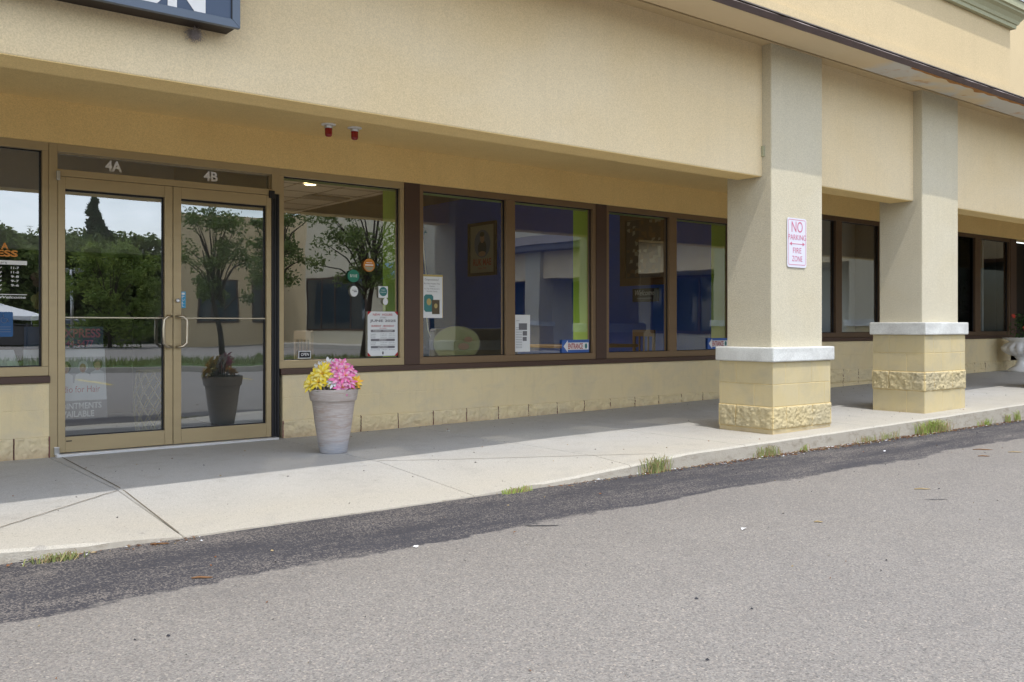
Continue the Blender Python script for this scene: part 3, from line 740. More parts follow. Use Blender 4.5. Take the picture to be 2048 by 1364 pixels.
def door(x0, x1, hs):
    m_ = MB(); z0, z1 = .012, 2.122; y0, y1 = -.03, .045
    gl, gr = (x0 + .052, x1 - .065) if hs > 0 else (x0 + .065, x1 - .045)
    m_.box(x0, gl, y0, y1, z0, z1); m_.box(gr, x1, y0, y1, z0, z1); m_.box(gl, gr, y0 + .0005, y1, z0, .13); m_.box(gl, gr, y0 + .0005, y1, 2.03, z1)
    d = part(m_, 'door', 'bronze', bevel=.003)
    p = MB(); p.face([(gl, .01, .13), (gr, .01, .13), (gr, .01, 2.03), (gl, .01, 2.03)]); part(p, 'pane', 'doorglass', d)
    g = MB(); g.box(gl, gr, -.002, .009, .13, .138); g.box(gl, gr, -.002, .009, 2.016, 2.03); g.box(gl, gl + .006, -.002, .009, .138, 2.016); g.box(gr - .012, gr, -.002, .009, .138, 2.016)
    part(g, 'gasket', 'black', d)
    hx = (x1 - .03) if hs > 0 else (x0 + .03); di = -hs
    # pull handle: a bowed tube
    pts = [(hx, -.03, 1.06), (hx, -.075, 1.06), (hx + di * .03, -.085, 1.058), (hx + di * .06, -.09, 1.03), (hx + di * .062, -.09, .95), (hx + di * .062, -.09, .90), (hx + di * .06, -.09, .84), (hx + di * .03, -.085, .812), (hx, -.075, .81), (hx, -.03, .81)]
    h = MB(); h.tube(pts, .0125, 10); part(h, 'pull_handle', 'chrome', d)
    b = MB(); b.tube([(gl, .06, 1.045), (gr, .06, 1.045)], .009, 8); b.box(gl, gr, -.012, .006, 1.041, 1.050); part(b, 'push_bar', 'chrome', d)
    return d
d1 = door(1.702, 2.568, 1); d2 = door(2.573, 3.424, -1)
mb = MB(); mb.lathe([(0, .0), (.012, 0), (.017, -.004), (.017, -.010)], (0, 0, 0), 16)
mb.v = [(2.605 + x, -.0405 - z * -1 , 1.19 + y) for x, y, z in mb.v]
part(mb, 'lock_cylinder', 'silver', d2)
mb = MB(); mb.box(1.76, 1.80, -.0335, -.0305, .095, .103); part(mb, 'maker_plate', 'black', d1)

# ------------------------------------------------------------------ interior
mb = MB(); mb.box(3.47, 3.52, .09, 9, 0, 3.1); part(mb, 'partition', 'palewall', label='pale partition between the two shops')
mb = MB(); mb.face([(-9.5, .1, -.01), (18.6, .1, -.01), (18.6, 9, -.01), (-9.5, 9, -.01)]); part(mb, 'interior_floor', 'floor')
mb = MB(); mb.face([(3.5, .15, 2.83), (6.7, .15, 2.83), (6.7, 9, 2.83), (3.5, 9, 2.83)], 0); mb.face([(6.7, .15, 3.5), (10.8, .15, 3.5), (10.8, 9, 3.5), (6.7, 9, 3.5)], 1); mb.face([(6.7, .15, 2.83), (6.7, 9, 2.83), (6.7, 9, 3.5), (6.7, .15, 3.5)], 1)
mb.face([(-9.5, .15, 2.83), (3.47, .15, 2.83), (3.47, 9, 2.83), (-9.5, 9, 2.83)], 2)
mb.face([(10.8, .15, 3.0), (18.6, .15, 3.0), (18.6, 9, 3.0), (10.8, 9, 3.0)], 0)
for i in range(6): mb.box(3.5 + .61 * i, 3.525 + .61 * i, .15, 9, 2.825, 2.829, 1)
for i in range(14): mb.box(3.5, 6.7, .4 + .61 * i, .425 + .61 * i, 2.822, 2.8245, 1)
mb.box(5.9, 6.5, 2.2, 2.5, 2.80, 2.8215, 1); mb.box(5.9, 6.5, 4.2, 4.5, 2.80, 2.8215, 1)
part(mb, 'ceiling', ['ceiltile', 'ceilgrid', 'white'])
mb = MB(); mb.box(-9.5, 22, 9, 9.1, -.1, 3.62); mb.box(18.7, 18.8, .4, 9, -.1, 3.62); mb.box(-9.6, -9.5, 0, 9.1, -.1, 3.62); part(mb, 'back_wall', 'darkwall')
mb = MB(); mb.box(10.75, 10.85, .2, 9, 0, 3.5); part(mb, 'blue_wall', 'blue', label='navy blue dining room wall')
mb = MB(True)
for x in (4.765, 7.32, 9.80): mb.box(x, x + .22, .095, .34, 0, 2.82)
part(mb, 'green_pier', 'green')
mb = MB(True); mb.box(3.53, 4.76, .095, .12, 2.292, 2.35); mb.box(5.0, 7.3, .095, .12, 2.292, 2.35); mb.box(7.54, 9.78, .095, .12, 2.292, 2.35)
part(mb, 'blind_rail', 'greenlight')
mb = MB(True); mb.box(10.86, 13.6, .55, .6, 0, 3.0); mb.box(13.62, 13.7, .1, .6, 0, 3); mb.box(17.3, 17.35, .25, 1.1, 0, 3.0)
part(mb, 'pale_partition', 'palewall')
mb = MB(True); mb.box(-1.2, 3.46, 2.6, 2.7, 1.75, 2.82); mb.box(-1.2, 3.2, 3.2, 3.3, 0, 1.75); mb.box(-4, -3.9, .1, 9, 0, 2.82)  # white upper panel added so the transom reads as a lit ceiling
for _k, _m in enumerate(('white', 'darkwall', 'darkwall')): mb.mi[_k * 6:_k * 6 + 6] = [_k and 1] * 6
part(mb, 'salon_wall', ['white', 'darkwall'])

t = thing('ceiling_light', (5.46, 3.35, 2.82), 'round lit downlight in the dark dining room ceiling', 'ceiling light')
mb = MB(); mb.lathe([(.085, .0), (.095, -.008), (.075, -.010)], (5.46, 3.35, 2.82), 24); mb.build('trim_ring', 'white', t)
mb = MB(); mb.disc((5.46, 3.35), .076, 2.813, 24); mb.build('lens', 'lamp', t)
ld = bpy.data.lights.new('downlight', 'SPOT'); ld.energy = 650; ld.spot_size = R(150); ld.spot_blend = .6; ld.color = (1, .85, .65); ld.shadow_soft_size = .08
lo = bpy.data.objects.new('downlight', ld); COL.objects.link(lo); lo.parent = t; lo.location = (0, 0, -.12)

# framed pictures on the blue wall (faces -X)
def on_wall(mb_): mb_.v = [(10.735 + y, 0, 0) if False else (WX + y, WY - x, z) for x, y, z in mb_.v]
WX = 10.74; WY = 0
t = thing('framed_picture', (WX, 6.7, 1.9), 'framed portrait sign lettered with the restaurant name on the navy wall', 'picture')
def framed(t, y0, y1, z0, z1, fwid, mats, fill):
    # drawn in x = -Y coordinates
    a, b = -y1, -y0
    m_ = MB(); d = .04
    m_.box(a, b, -d, 0, z0, z0 + fwid); m_.box(a, b, -d, 0, z1 - fwid, z1); m_.box(a, a + fwid, -d, 0, z0 + fwid, z1 - fwid); m_.box(b - fwid, b, -d, 0, z0 + fwid, z1 - fwid)
    on_wall(m_); m_.build('frame', mats[0], t)
    m_ = MB(); m_.box(a + fwid, b - fwid, -.012, 0, z0 + fwid, z1 - fwid); on_wall(m_); m_.build('mat_board', mats[1], t)
    fill(a, b, z0, z1)
def fill1(a, b, z0, z1):
    c = (a + b) / 2; H = z1 - z0
    m_ = MB(); flat(m_, ell(c, z0 + .60 * H, .29 * (b - a), .26 * H), -.014); on_wall(m_); m_.build('oval', 'portblue', t)
    m_ = MB(True)
    flat(m_, ell(c, z0 + .52 * H, .155 * (b - a), .14 * H), -.016, 0); flat(m_, ell(c, z0 + .70 * H, .075 * (b - a), .09 * H), -.0175, 1)
    flat(m_, ell(c, z0 + .775 * H, .085 * (b - a), .045 * H), -.019, 2); flat(m_, ell(c, z0 + .41 * H, .13 * (b - a), .05 * H), -.019, 1)
    on_wall(m_); m_.build('figure', ['navycloth', 'skin', 'hairink'], t)
    m_ = MB(True); put_text(m_, 'RUK MAE', a + .16, b - .16, z0 + .19 * H, z0 + .32 * H, -.0165, 0, .02); put_text(m_, 'Story Mae', a + .32, b - .32, z0 + .115 * H, z0 + .165 * H, -.0165, 0)
    on_wall(m_); m_.build('lettering', 'redink', t)
framed(t, 6.25, 7.15, 1.95, 3.0 - .02, .06, ('darkwood', 'cream'), fill1)
t = thing('framed_picture', (WX, 2.4, 2.0), 'large ornate gilt framed picture above the welcome sign', 'picture')
def fill2(a, b, z0, z1):
    m_ = MB()
    nx, nz = 12, 16; gx = lambda i: a + .14 + (b - a - .28) * i / nx; gz = lambda k: z0 + .14 + (z1 - z0 - .28) * k / nz
    vv = [(gx(i) + (random.uniform(-.018, .018) if 0 < i < nx else 0), -.016, gz(k) + (random.uniform(-.02, .02) if 0 < k < nz else 0)) for k in range(nz + 1) for i in range(nx + 1)]
    for k in range(nz):
        for i in range(nx):
            pass
    m_.mesh(vv, [], 0); base = 0
    for k in range(nz):
        for i in range(nx):
            q = k * (nx + 1) + i; m_.f.append((q, q + 1, q + nx + 2, q + nx + 1)); m_.mi.append(0 if random.random() < (.28 if 2 < k < 8 else .05) else (1 if random.random() < .3 else 2)); m_.sm.append(False)
    on_wall(m_); m_.build('painted_scene', ['cream', 'gilt', 'darkwood'], t)
framed(t, 1.95, 2.95, 1.62, 2.78, .12, ('gilt', 'darkwood'), fill2)
t = thing('welcome_sign', (WX, 2.4, 1.5), 'small black sign reading Welcome below the gilt picture', 'sign')
mb = MB(); mb.box(-2.68, -2.14, -.03, 0, 1.36, 1.57); on_wall(mb); mb.build('board', 'ink', t, bevel=.003)
mb = MB(True); put_text(mb, 'Welcome', -2.64, -2.22, 1.46, 1.545, -.032, 0, .0, .25); on_wall(mb); mb.build('lettering', 'paper', t)
mb = MB(); put_text(mb, '-', -2.58, -2.26, 1.405, 1.425, -.032, 0, .0, .1); on_wall(mb); mb.build('small_lettering', 'greyink', t)

# table and chairs
def table(x, y, label):
    t = thing('dining_table', (x, y, 0), label, 'table', 'dining tables by the windows')
    m_ = MB(); m_.box(x - .6, x + .6, y - .38, y + .38, .71, .75); m_.build('tabletop', 'wood', t, bevel=.006)
    m_ = MB(); m_.box(x - .05, x + .05, y - .05, y + .05, .02, .71); m_.box(x - .3, x + .3, y - .03, y + .03, 0, .03); m_.box(x - .03, x + .03, y - .3, y + .3, 0, .03); m_.build('pedestal', 'black', t, bevel=.004)
def chair(x, y, face, label):
    t = thing('dining_chair', (x, y, 0), label, 'chair', 'wooden chairs at the dining tables')
    m_ = MB(); m_.box(x - .21, x + .21, y - .21, y + .21, .43, .47); m_.build('seat', 'wood', t, bevel=.01)
    bx = x + face * .2
    m_ = MB(); m_.box(bx - .015, bx + .015, y - .2, y - .16, .47, .92); m_.box(bx - .015, bx + .015, y + .16, y + .2, .47, .92); m_.box(bx - .016, bx + .016, y - .2, y + .2, .84, .93); m_.box(bx - .014, bx + .014, y - .2, y + .2, .6, .64)
    for k in (-.08, 0, .08): m_.box(bx - .01, bx + .01, y + k - .012, y + k + .012, .64, .84)
    m_.build('backrest', 'wood', t, bevel=.005)
    for sx in (-1, 1):
        for sy in (-1, 1):
            m_ = MB(); m_.tube([(x + sx * .18, y + sy * .18, .43), (x + sx * .19, y + sy * .19, 0)], [.018, .014], 8); m_.build('leg', 'wood', t)
table(8.05, .95, 'wooden table behind the fourth window beside the oak chair')
chair(8.95, .95, 1, 'wooden chair at the right end of the table below the Welcome sign')
chair(4.5, 1.15, -1, 'wooden chair behind the small open sign at the hours window')
t = thing('booth_bench', (6.6, 1.4, 0), 'dark upholstered bench low behind the second window', 'bench')
mb = MB(); mb.box(6.3, 7.6, 1.2, 1.7, .12, .46); mb.build('seat', 'navycloth', t, bevel=.03)
mb = MB(); mb.box(6.3, 7.6, 1.7, 1.85, .12, .95); mb.build('backrest', 'navycloth', t, bevel=.03)

# oval sign leaning inside window 2
t = thing('oval_sign', (5.5, .12, .68), 'large frosted oval sign standing on the sill behind the second window', 'sign')
mb = MB(); mb.prism(ell(5.50, .80, .29, .175, 40), .10, .108); mb.build('plate', 'ovalglass', t)
mb = MB(); pts = [(x, .104, z) for x, z in ell(5.50, .80, .292, .178, 40)]; mb.tube(pts + pts[:1], .005, 6, cap=False); mb.build('rim', 'greyink', t)
mb = MB(True); flat(mb, ell(5.64, .84, .055, .03), .098); flat(mb, ell(5.58, .77, .07, .035), .097); mb.build('emblem', 'skin', t)

# salon poster stand and basket
t = thing('poster_stand', (1.95, .16, 0.24), 'tall salon poster with three portraits standing behind the left door', 'poster')
mb = MB(); mb.prism([(1.50, .245), (2.109, .245), (2.086, .80), (1.50, .80)], .15, .165, 0); mb.build('panel', 'paper', t)
mb = MB(); flat(mb, [(1.5, .53), (2.092, .53), (2.088, .735), (1.5, .735)], .149); mb.build('picture_ground', 'postgrey', t)
mb = MB(True)
for cx_, cz, c1 in ((1.80, .645, 2), (1.925, .65, 3), (2.035, .665, 2)):
    flat(mb, [(cx_ - .065, .53), (cx_ + .05, .53), (cx_ + .05, cz - .055), (cx_ + .016, cz - .035), (cx_ - .018, cz - .035), (cx_ - .055, cz - .055)], .148, 0); flat(mb, ell(cx_, cz + .012, .036, .045), .147, c1); flat(mb, ell(cx_ - .003, cz - .002, .024, .036), .146, 1)
    for e_ in (-.010, .006): flat(mb, ell(cx_ + e_, cz + .004, .0035, .002, 8), .1455, 2)
    flat(mb, ell(cx_ - .003, cz - .022, .007, .0025, 8), .1455, 4)
mb.build('portrait', ['paper', 'skin', 'hairink', 'signwhite', 'redink'], t)
mb = MB(True); put_text(mb, 'Studio for Hair', 1.705, 2.052, .456, .508, .1475, 0); mb.build('lettering', 'redink', t)
mb = MB(); flat(mb, [(1.50, .246), (2.109, .246), (2.103, .392), (1.50, .392)], .1482); mb.build('grey_band', 'greyink', t)
mb = MB(True); put_text(mb, 'APPOINTMENTS', 1.66, 2.063, .326, .376, .147, 0, .02); put_text(mb, 'AVAILABLE', 1.73, 2.007, .263, .312, .147, 0, .02); mb.build('lettering', 'white', t)
t = thing('salon_sign', (1.9, .12, .81), 'faded red lettered EXPRESS sign with a phone number inside the left door', 'sign')
mb = MB(); mb.box(1.50, 2.07, .125, .13, .805, .975, 0); mb.build('board', 'signblue', t)
mb = MB(True); put_text(mb, 'EXPRESS', 1.745, 2.048, .888, .96, .122, 0, .03); put_text(mb, '344-5477', 1.765, 1.995, .817, .869, .122, 0, .01); mb.build('lettering', 'signred', t)
t = thing('lattice_basket', (2.66, .75, 0), 'tall straw lattice basket on the floor behind the left door', 'basket')
mb = MB()
for k in range(12):
    for sg in (1, -1):
        pts = []
        for i in range(13):
            a = 2 * math.pi * k / 12 + sg * i * .16; r = .14 + .03 * math.sin(i / 12 * math.pi); pts.append((2.66 + r * math.cos(a), .75 + r * math.sin(a), .02 + .56 * i / 12))
        mb.tube(pts, .006, 5)
for z in (.02, .58): 
    pts = [(2.66 + .142 * math.cos(i / 12 * math.pi), .75 + .142 * math.sin(i / 12 * math.pi), z) for i in range(25)]; mb.tube(pts, .009, 6)
mb.build('weave', 'lattice', t)

# ------------------------------------------------------------------ signs and stickers
t = thing('shop_sign', (1, -2.66, 2.63), 'dark blue box sign with white capitals on the beam above the doors', 'sign')
sx0, sx1, sz0, sz1, sf, sb = -.6, 2.032, 2.628, 3.10, -2.75, -2.571
mb = MB(); mb.box(sx0 + .01, sx1 - .01, sf + .012, sb, sz0 + .01, sz1 - .01); mb.build('cabinet', 'signunder', t)
mb = MB(); w2 = .045
mb.prism([(sx0, sz0), (sx1, sz0), (sx1 - w2, sz0 + w2), (sx0 + w2, sz0 + w2)], sf, sf + .03)
mb.prism([(sx1, sz0), (sx1, sz1), (sx1 - w2, sz1 - w2), (sx1 - w2, sz0 + w2 + .0)], sf - .0005, sf + .03)
mb.prism([(sx1, sz1), (sx0, sz1), (sx0 + w2, sz1 - w2), (sx1 - w2, sz1 - w2)], sf, sf + .03)
mb.prism([(sx0, sz1), (sx0, sz0), (sx0 + w2, sz0 + w2), (sx0 + w2, sz1 - w2)], sf - .0005, sf + .03)
mb.build('frame', 'signframe', t, bevel=.002)
mb = MB(); flat(mb, [(sx0 + w2, sz0 + w2), (sx1 - w2, sz0 + w2), (sx1 - w2, sz1 - w2), (sx0 + w2, sz1 - w2)], sf + .008); mb.build('face', 'signblue', t)
mb = MB(); mb.box(sx1 - w2 - .006, sx1 - w2, sf + .001, sf + .006, sz0 + w2, sz1 - w2); mb.build('seam', 'black', t)
mb = MB(True); put_text(mb, 'SALON', 0.93, 1.838, 2.645, 2.885, sf + .004, 0, .04); mb.build('lettering', 'white', t)
# nest under the sign
mb = MB()
for i in range(420):
    a = random.random() * 6.28; u = random.gauss(0, .017); h = random.gauss(0, .014)
    p = Vector((1.83 + u, -2.60 + random.uniform(-.02, .02), 2.595 + h)); d = Vector((random.gauss(0, 1), random.gauss(0, .5), random.gauss(0, 1))).normalized() * .012
    s_ = Vector((-d.z, 0, d.x)) * .08
    mb.face([p - d - s_, p - d + s_, p + d + s_, p + d - s_])
nest = mb.build('bird_nest', 'nest', origin=(1.83, -2.6, 2.585)); tag(nest, 'small grey clump of nest fibres on the stucco below the blue sign', 'nest')

# strobes under the ceiling
for (x, y, lab) in ((3.69, -.585, 'red domed warning light under the soffit, nearer the doors'), (3.93, -.60, 'red domed warning light under the soffit, farther from the doors')):
    zc = 2.69
    t = thing('warning_light', (x, y, zc), lab, 'warning light', 'red warning lights under the soffit')
    mb = MB(); mb.lathe([(.0, 0), (.062, 0), (.062, -.008), (.050, -.012), (.03, -.012)], (x, y, zc), 28); mb.build('mounting_plate', 'white', t)
    mb = MB(); mb.lathe([(.036, -.012), (.036, -.035), (.03, -.036)], (x, y, zc), 24); mb.build('collar', 'silver', t)
    mb = MB(); mb.lathe([(.031, -.034), (.031, -.085), (.028, -.098), (.018, -.106), (.0, -.109)], (x, y, zc), 28); mb.build('lens', 'redlens', t)

# no parking sign on the pillar
t = thing('parking_sign', (7.33, -2.675, 1.73), 'white and red NO PARKING FIRE ZONE sign on the nearest pillar', 'sign')
a0, a1, b0, b1 = 7.19, 7.485, 1.515, 1.965; y = -2.68
mb = MB(); mb.prism(rrect(a0, a1, b0, b1, .025), y, y + .004); mb.build('plate', 'signwhite', t)
mb = MB(); o1 = rrect(a0 + .014, a1 - .014, b0 + .022, b1 - .014, .018); o2 = rrect(a0 + .019, a1 - .019, b0 + .027, b1 - .019, .014)
for i in range(len(o1)): j = (i + 1) % len(o1); mb.face([(o1[i][0], y - .001, o1[i][1]), (o1[j][0], y - .001, o1[j][1]), (o2[j][0], y - .001, o2[j][1]), (o2[i][0], y - .001, o2[i][1])])
mb.build('border', 'signred', t)
mb = MB(True)
put_text(mb, 'NO', 7.255, 7.425, 1.835, 1.935, y - .0015, 0, .0); put_text(mb, 'PARKING', 7.205, 7.475, 1.765, 1.815, y - .0015, 0, .0)
put_text(mb, 'FIRE', 7.275, 7.405, 1.645, 1.695, y - .0015); put_text(mb, 'ZONE', 7.26, 7.42, 1.57, 1.62, y - .0015)
flat(mb, [(7.25, 1.727), (7.43, 1.727), (7.43, 1.733), (7.25, 1.733)], y - .0015)
flat(mb, [(7.222, 1.73), (7.258, 1.712), (7.258, 1.748)], y - .0016); flat(mb, [(7.458, 1.73), (7.422, 1.748), (7.422, 1.712)], y - .0016)
mb.build('lettering', 'signred', t)

def poster(name, x0, x1, z0, z1, mat, label, cat='sign', y=.018, r=0, loc=None):
    t = thing(name, ((x0 + x1) / 2, y, z0), label, cat)
    m_ = MB(); m_.prism(rrect(x0, x1, z0, z1, r) if r else [(x0, z0), (x1, z0), (x1, z1), (x0, z1)], y, y + .002); m_.build('sheet', mat, t); return t
# hours sign px 736..797, y 619..719
X0, X1, Zb, Zt = 4.405, 4.735, .695, 1.118; YY = .010
t = poster('hours_sign', X0, X1, Zb, Zt, 'paper', 'white poster of new opening hours with red corners in the window', 'poster', YY)
W_, H_ = X1 - X0, Zt - Zb
def TX(m_, s, a, b, c, d, mi=0, bold=0.): put_text(m_, s, X0 + a * W_, X0 + b * W_, Zt - d * H_, Zt - c * H_, YY - .0015, mi, bold)
mb = MB(True)
for sx, sz in ((0, 0), (1, 0), (0, 1), (1, 1)):
    cx_ = X0 + sx * W_; cz = Zb + sz * H_; dx = .035 * (1 - 2 * sx); dz = .035 * (1 - 2 * sz)
    flat(mb, [(cx_, cz), (cx_ + dx, cz), (cx_ + dx * .75, cz + dz * .3), (cx_ + dx * .3, cz + dz * .75), (cx_, cz + dz)], YY - .001)
mb.build('corner', 'redink', t)
mb = MB(True); TX(mb, 'NEW  HOURS', .17, .82, .045, .095, 0, .01); TX(mb, 'SUNDAY - MONDAY', .12, .88, .305, .345, 0, .02); TX(mb, 'CLOSED', .39, .62, .365, .392, 0, 0); mb.build('lettering', 'redink', t)
mb = MB(True); TX(mb, 'START', .41, .62, .12, .155, 0, 0); TX(mb, 'JUNE 2025', .07, .93, .18, .25, 0, .03)
for q, (s1, s2) in zip((.495, .535, .575), (('Lunch', '11:30 am - 3:00 pm'), ('Dinner', '3:30 pm - 4:15 pm'), ('Dinner', '4:30 pm - 8:30 pm'))): TX(mb, s1, .1, .26, q, q + .026); TX(mb, s2, .42, .9, q, q + .026)
for q, (s1, s2) in zip((.69, .73), (('Lunch', '11:30 am - 3:30 pm'), ('Dinner', '4:30 pm - 8:30 pm'))): TX(mb, s1, .1, .26, q, q + .026); TX(mb, s2, .42, .9, q, q + .026)
TX(mb, 'Dinner Only  3:30 pm - 8:30 pm', .1, .9, .85, .876)
flat(mb, ell(X0 + .5 * W_, Zb + .065 * H_, .010, .016), YY - .001); mb.build('lettering', 'greyink', t)
mb = MB(True)
for a, b in ((.41, .465), (.615, .668), (.775, .828)): flat(mb, rrect(X0 + .1 * W_, X0 + .9 * W_, Zt - b * H_, Zt - a * H_, .006), YY - .001)
mb.build('bar', 'greyink', t)
mb = MB(True); YY2 = YY
for s_, a, b, c, d in (('TUESDAY - THURSDAY', .17, .83, .423, .451), ('FRIDAY', .38, .62, .628, .655), ('SATURDAY', .33, .67, .788, .815)):
    put_text(mb, s_, X0 + a * W_, X0 + b * W_, Zt - d * H_, Zt - c * H_, YY - .0022, 0, .01)
mb.build('lettering', 'white', t)

def sticker(cx_, cz, rx, rz, mat, label, inner=None, txt=None, mt='white', square=False):
    t = thing('round_sticker', (cx_, .012, cz - rz), label, 'sticker')
    m_ = MB(); poly = rrect(cx_ - rx, cx_ + rx, cz - rz, cz + rz, .004) if square else ell(cx_, cz, rx, rz)
    flat(m_, poly, .012); m_.build('backing', 'paper' if square else mat, t)
    if square: m_ = MB(); flat(m_, ell(cx_, cz + .004, rx * .85, rz * .8), .011); m_.build('disc', mat, t)
    if inner: m_ = MB(True); flat(m_, inner, .011); m_.build('panel', 'cream', t)
    if txt:
        m_ = MB(True)
        for s_, a, b, c, d in txt: put_text(m_, s_, cx_ + a * rx, cx_ + b * rx, cz + c * rz, cz + d * rz, .0095, 0, .01)
        m_.build('lettering', mt, t)
half = [(4.422 + .052 * math.cos(R(a)), 1.555 + .052 * math.sin(R(a))) for a in range(195, 346, 10)]
sticker(4.422, 1.555, .062, .062, 'orange', 'round orange and cream sticker high on the hours window', half, [('-', -.5, .5, .34, .42), ('-', -.7, .7, -.06, .12)])
sticker(4.255, 1.448, .062, .058, 'greenstick', 'round dark green sticker left of the orange one', None, [('5/11E', -.6, .6, -.2, .25)])
sticker(4.262, 1.305, .042, .05, 'paper', 'round white sticker below the dark green one', None, [('-', -.5, .6, .14, .24), ('-', -.1, .7, -.15, .02)], 'greyink')
sticker(4.575, 1.305, .052, .055, 'tealstick', 'square white sticker with a teal disc beside the window frame', None, [('Vegan', -.5, .4, .25, .45), ('Options', -.6, .6, -.15, .05)], 'white', True)
sticker(4.60, 1.215, .028, .034, 'paper', 'small white round sticker below the teal one')
# partner lettering decal (blue over white shapes) is a mirrored awning of the far shop: built there

# small open sign at the sill, window 1
t = poster('open_sign', 3.70, 3.82, .688, .755, 'paper', 'tiny black board with a pale frame on the sill of the first window', 'sign', .012)
mb = MB(); flat(mb, [(3.706, .694), (3.814, .694), (3.814, .749), (3.706, .749)], .010); mb.build('panel', 'ink', t)
mb = MB(True); put_text(mb, 'OPEN', 3.722, 3.798, .71, .738, .0085, 0, .0, .1); mb.build('lettering', 'white', t)

# congratulations sheet
X0, X1, Zb, Zt = 5.022, 5.262, 1.06, 1.49
t = poster('award_sheet', X0, X1, Zb, Zt, 'paper', 'cream edged congratulations sheet with two award plaques, left in the second window', 'poster', .010)
W_, H_ = X1 - X0, Zt - Zb; YY = .010
mb = MB(); flat(mb, [(X0, Zt - .045 * H_), (X1, Zt - .045 * H_), (X1, Zt), (X0, Zt)], YY - .001); flat(mb, [(X1 - .03 * W_, Zb), (X1, Zb), (X1, Zt - .05 * H_), (X1 - .03 * W_, Zt - .05 * H_)], YY - .001); mb.build('yellow_border', 'gold', t)
mb = MB(True); TX(mb, 'Congratulations!', .1, .78, .09, .15); TX(mb, 'Ruk Mae Healthy Thai', .06, .84, .19, .235); TX(mb, 'Cuisine', .33, .58, .25, .285); TX(mb, 'is a Top 10 Restaurant in', .08, .82, .31, .35); TX(mb, 'Norfolk County', .2, .72, .37, .41); mb.build('lettering', 'greyink', t)
mb = MB(True); flat(mb, rrect(X0 + .06 * W_, X0 + .52 * W_, Zb + .14 * H_, Zb + .54 * H_, .02, 1), YY - .001, 0); flat(mb, [(X0 + .45 * W_, Zb + .09 * H_), (X0 + .83 * W_, Zb + .09 * H_), (X0 + .83 * W_, Zb + .42 * H_), (X0 + .45 * W_, Zb + .42 * H_)], YY - .002, 1); mb.build('plaque', ['tealstick', 'olive'], t)
mb = MB(True); flat(mb, ell(X0 + .3 * W_, Zb + .37 * H_, .027, .034), YY - .003); flat(mb, ell(X0 + .64 * W_, Zb + .28 * H_, .02, .024), YY - .003); mb.build('gold_seal', 'gold', t)
# newspaper sheet in window 3
X0, X1, Zb, Zt = 6.18, 6.395, .705, 1.10
t = poster('article_sheet', X0, X1, Zb, Zt, 'paper', 'white newspaper article sheet low at the left of the third window', 'poster', .010)
W_, H_ = X1 - X0, Zt - Zb
mb = MB(True); TX(mb, '-', .1, .32, .158, .167)
for k in range(13): flat(mb, [(X0 + .08 * W_, Zt - (.356 + k * .045) * H_), (X0 + .48 * W_, Zt - (.356 + k * .045) * H_), (X0 + .48 * W_, Zt - (.346 + k * .045) * H_), (X0 + .08 * W_, Zt - (.346 + k * .045) * H_)], YY - .0012)
mb.build('lettering', 'greyink', t)
mb = MB(True); 
for a, b, c, d in ((.27, .8, .23, .41), (.52, .8, .44, .565), (.52, .78, .6, .71)): flat(mb, [(X0 + a * W_, Zt - d * H_), (X0 + b * W_, Zt - d * H_), (X0 + b * W_, Zt - c * H_), (X0 + a * W_, Zt - c * H_)], YY - .001)
mb.build('photo', 'greyink', t)
# entrance arrow signs
for (a, b, c, d, lab) in ((6.855, 7.265, .682, .826, 'blue ENTRANCE arrow sign in the lower right corner of the third window'), (9.33, 9.735, .685, .825, 'blue ENTRANCE arrow sign partly hidden behind the nearest pillar')):
    t = thing('entrance_sign', (a, .012, c), lab, 'sign', 'entrance arrow signs')
    m_ = MB(); m_.prism([(a, c), (b, c), (b, d), (a, d)], .011, .013); m_.build('sheet', 'entblue', t)
    h = d - c; m_ = MB(); zc = (c + d) / 2
    flat(m_, [(a + .02, zc), (a + .085, zc - h * .46), (a + .085, zc - h * .28), (b - .01, zc - h * .28), (b - .01, zc + h * .28), (a + .085, zc + h * .28), (a + .085, zc + h * .46)], .0095); m_.build('arrow', 'white', t)
    m_ = MB(True); put_text(m_, 'ENTRANCE', a + .09, a + .31, zc - .032, zc + .032, .008, 0, .02); m_.build('lettering', 'redink', t)
    m_ = MB(); flat(m_, ell(b - .05, zc, .018, .03), .008); m_.build('emblem', 'tealstick', t)
# hanging white cord in window 2
mb = MB(); mb.tube([(5.035, .055, 2.28), (5.04, .055, 2.0), (5.06, .055, 1.75), (5.09, .055, 1.5), (5.10, .055, 1.2), (5.10, .055, 1.06), (5.115, .055, .94), (5.14, .055, .88)], .006, 6)
tag(mb.build('blind_cord', 'white', origin=(5.035, .055, 2.28)), 'thin white cord hanging behind the congratulations sheet', 'cord')
# pull sticker
t = thing('pull_sticker', (2.66, -.002, 1.13), 'small cyan PULL sticker on the right hand door glass', 'sticker')
mb = MB(); flat(mb, [(2.64, 1.13), (2.683, 1.13), (2.683, 1.265), (2.64, 1.265)], -.002); mb.build('backing', 'cyan', t)
mb = MB(True)
for k, ch in enumerate('PULL'): put_text(mb, ch, 2.652, 2.672, 1.212 - k * .024, 1.23 - k * .024, -.0035)
mb.build('lettering', 'white', t)
mb = MB(); flat(mb, rrect(2.65, 2.674, 1.238, 1.256, .003), -.0035); mb.build('icon', 'silver', t)
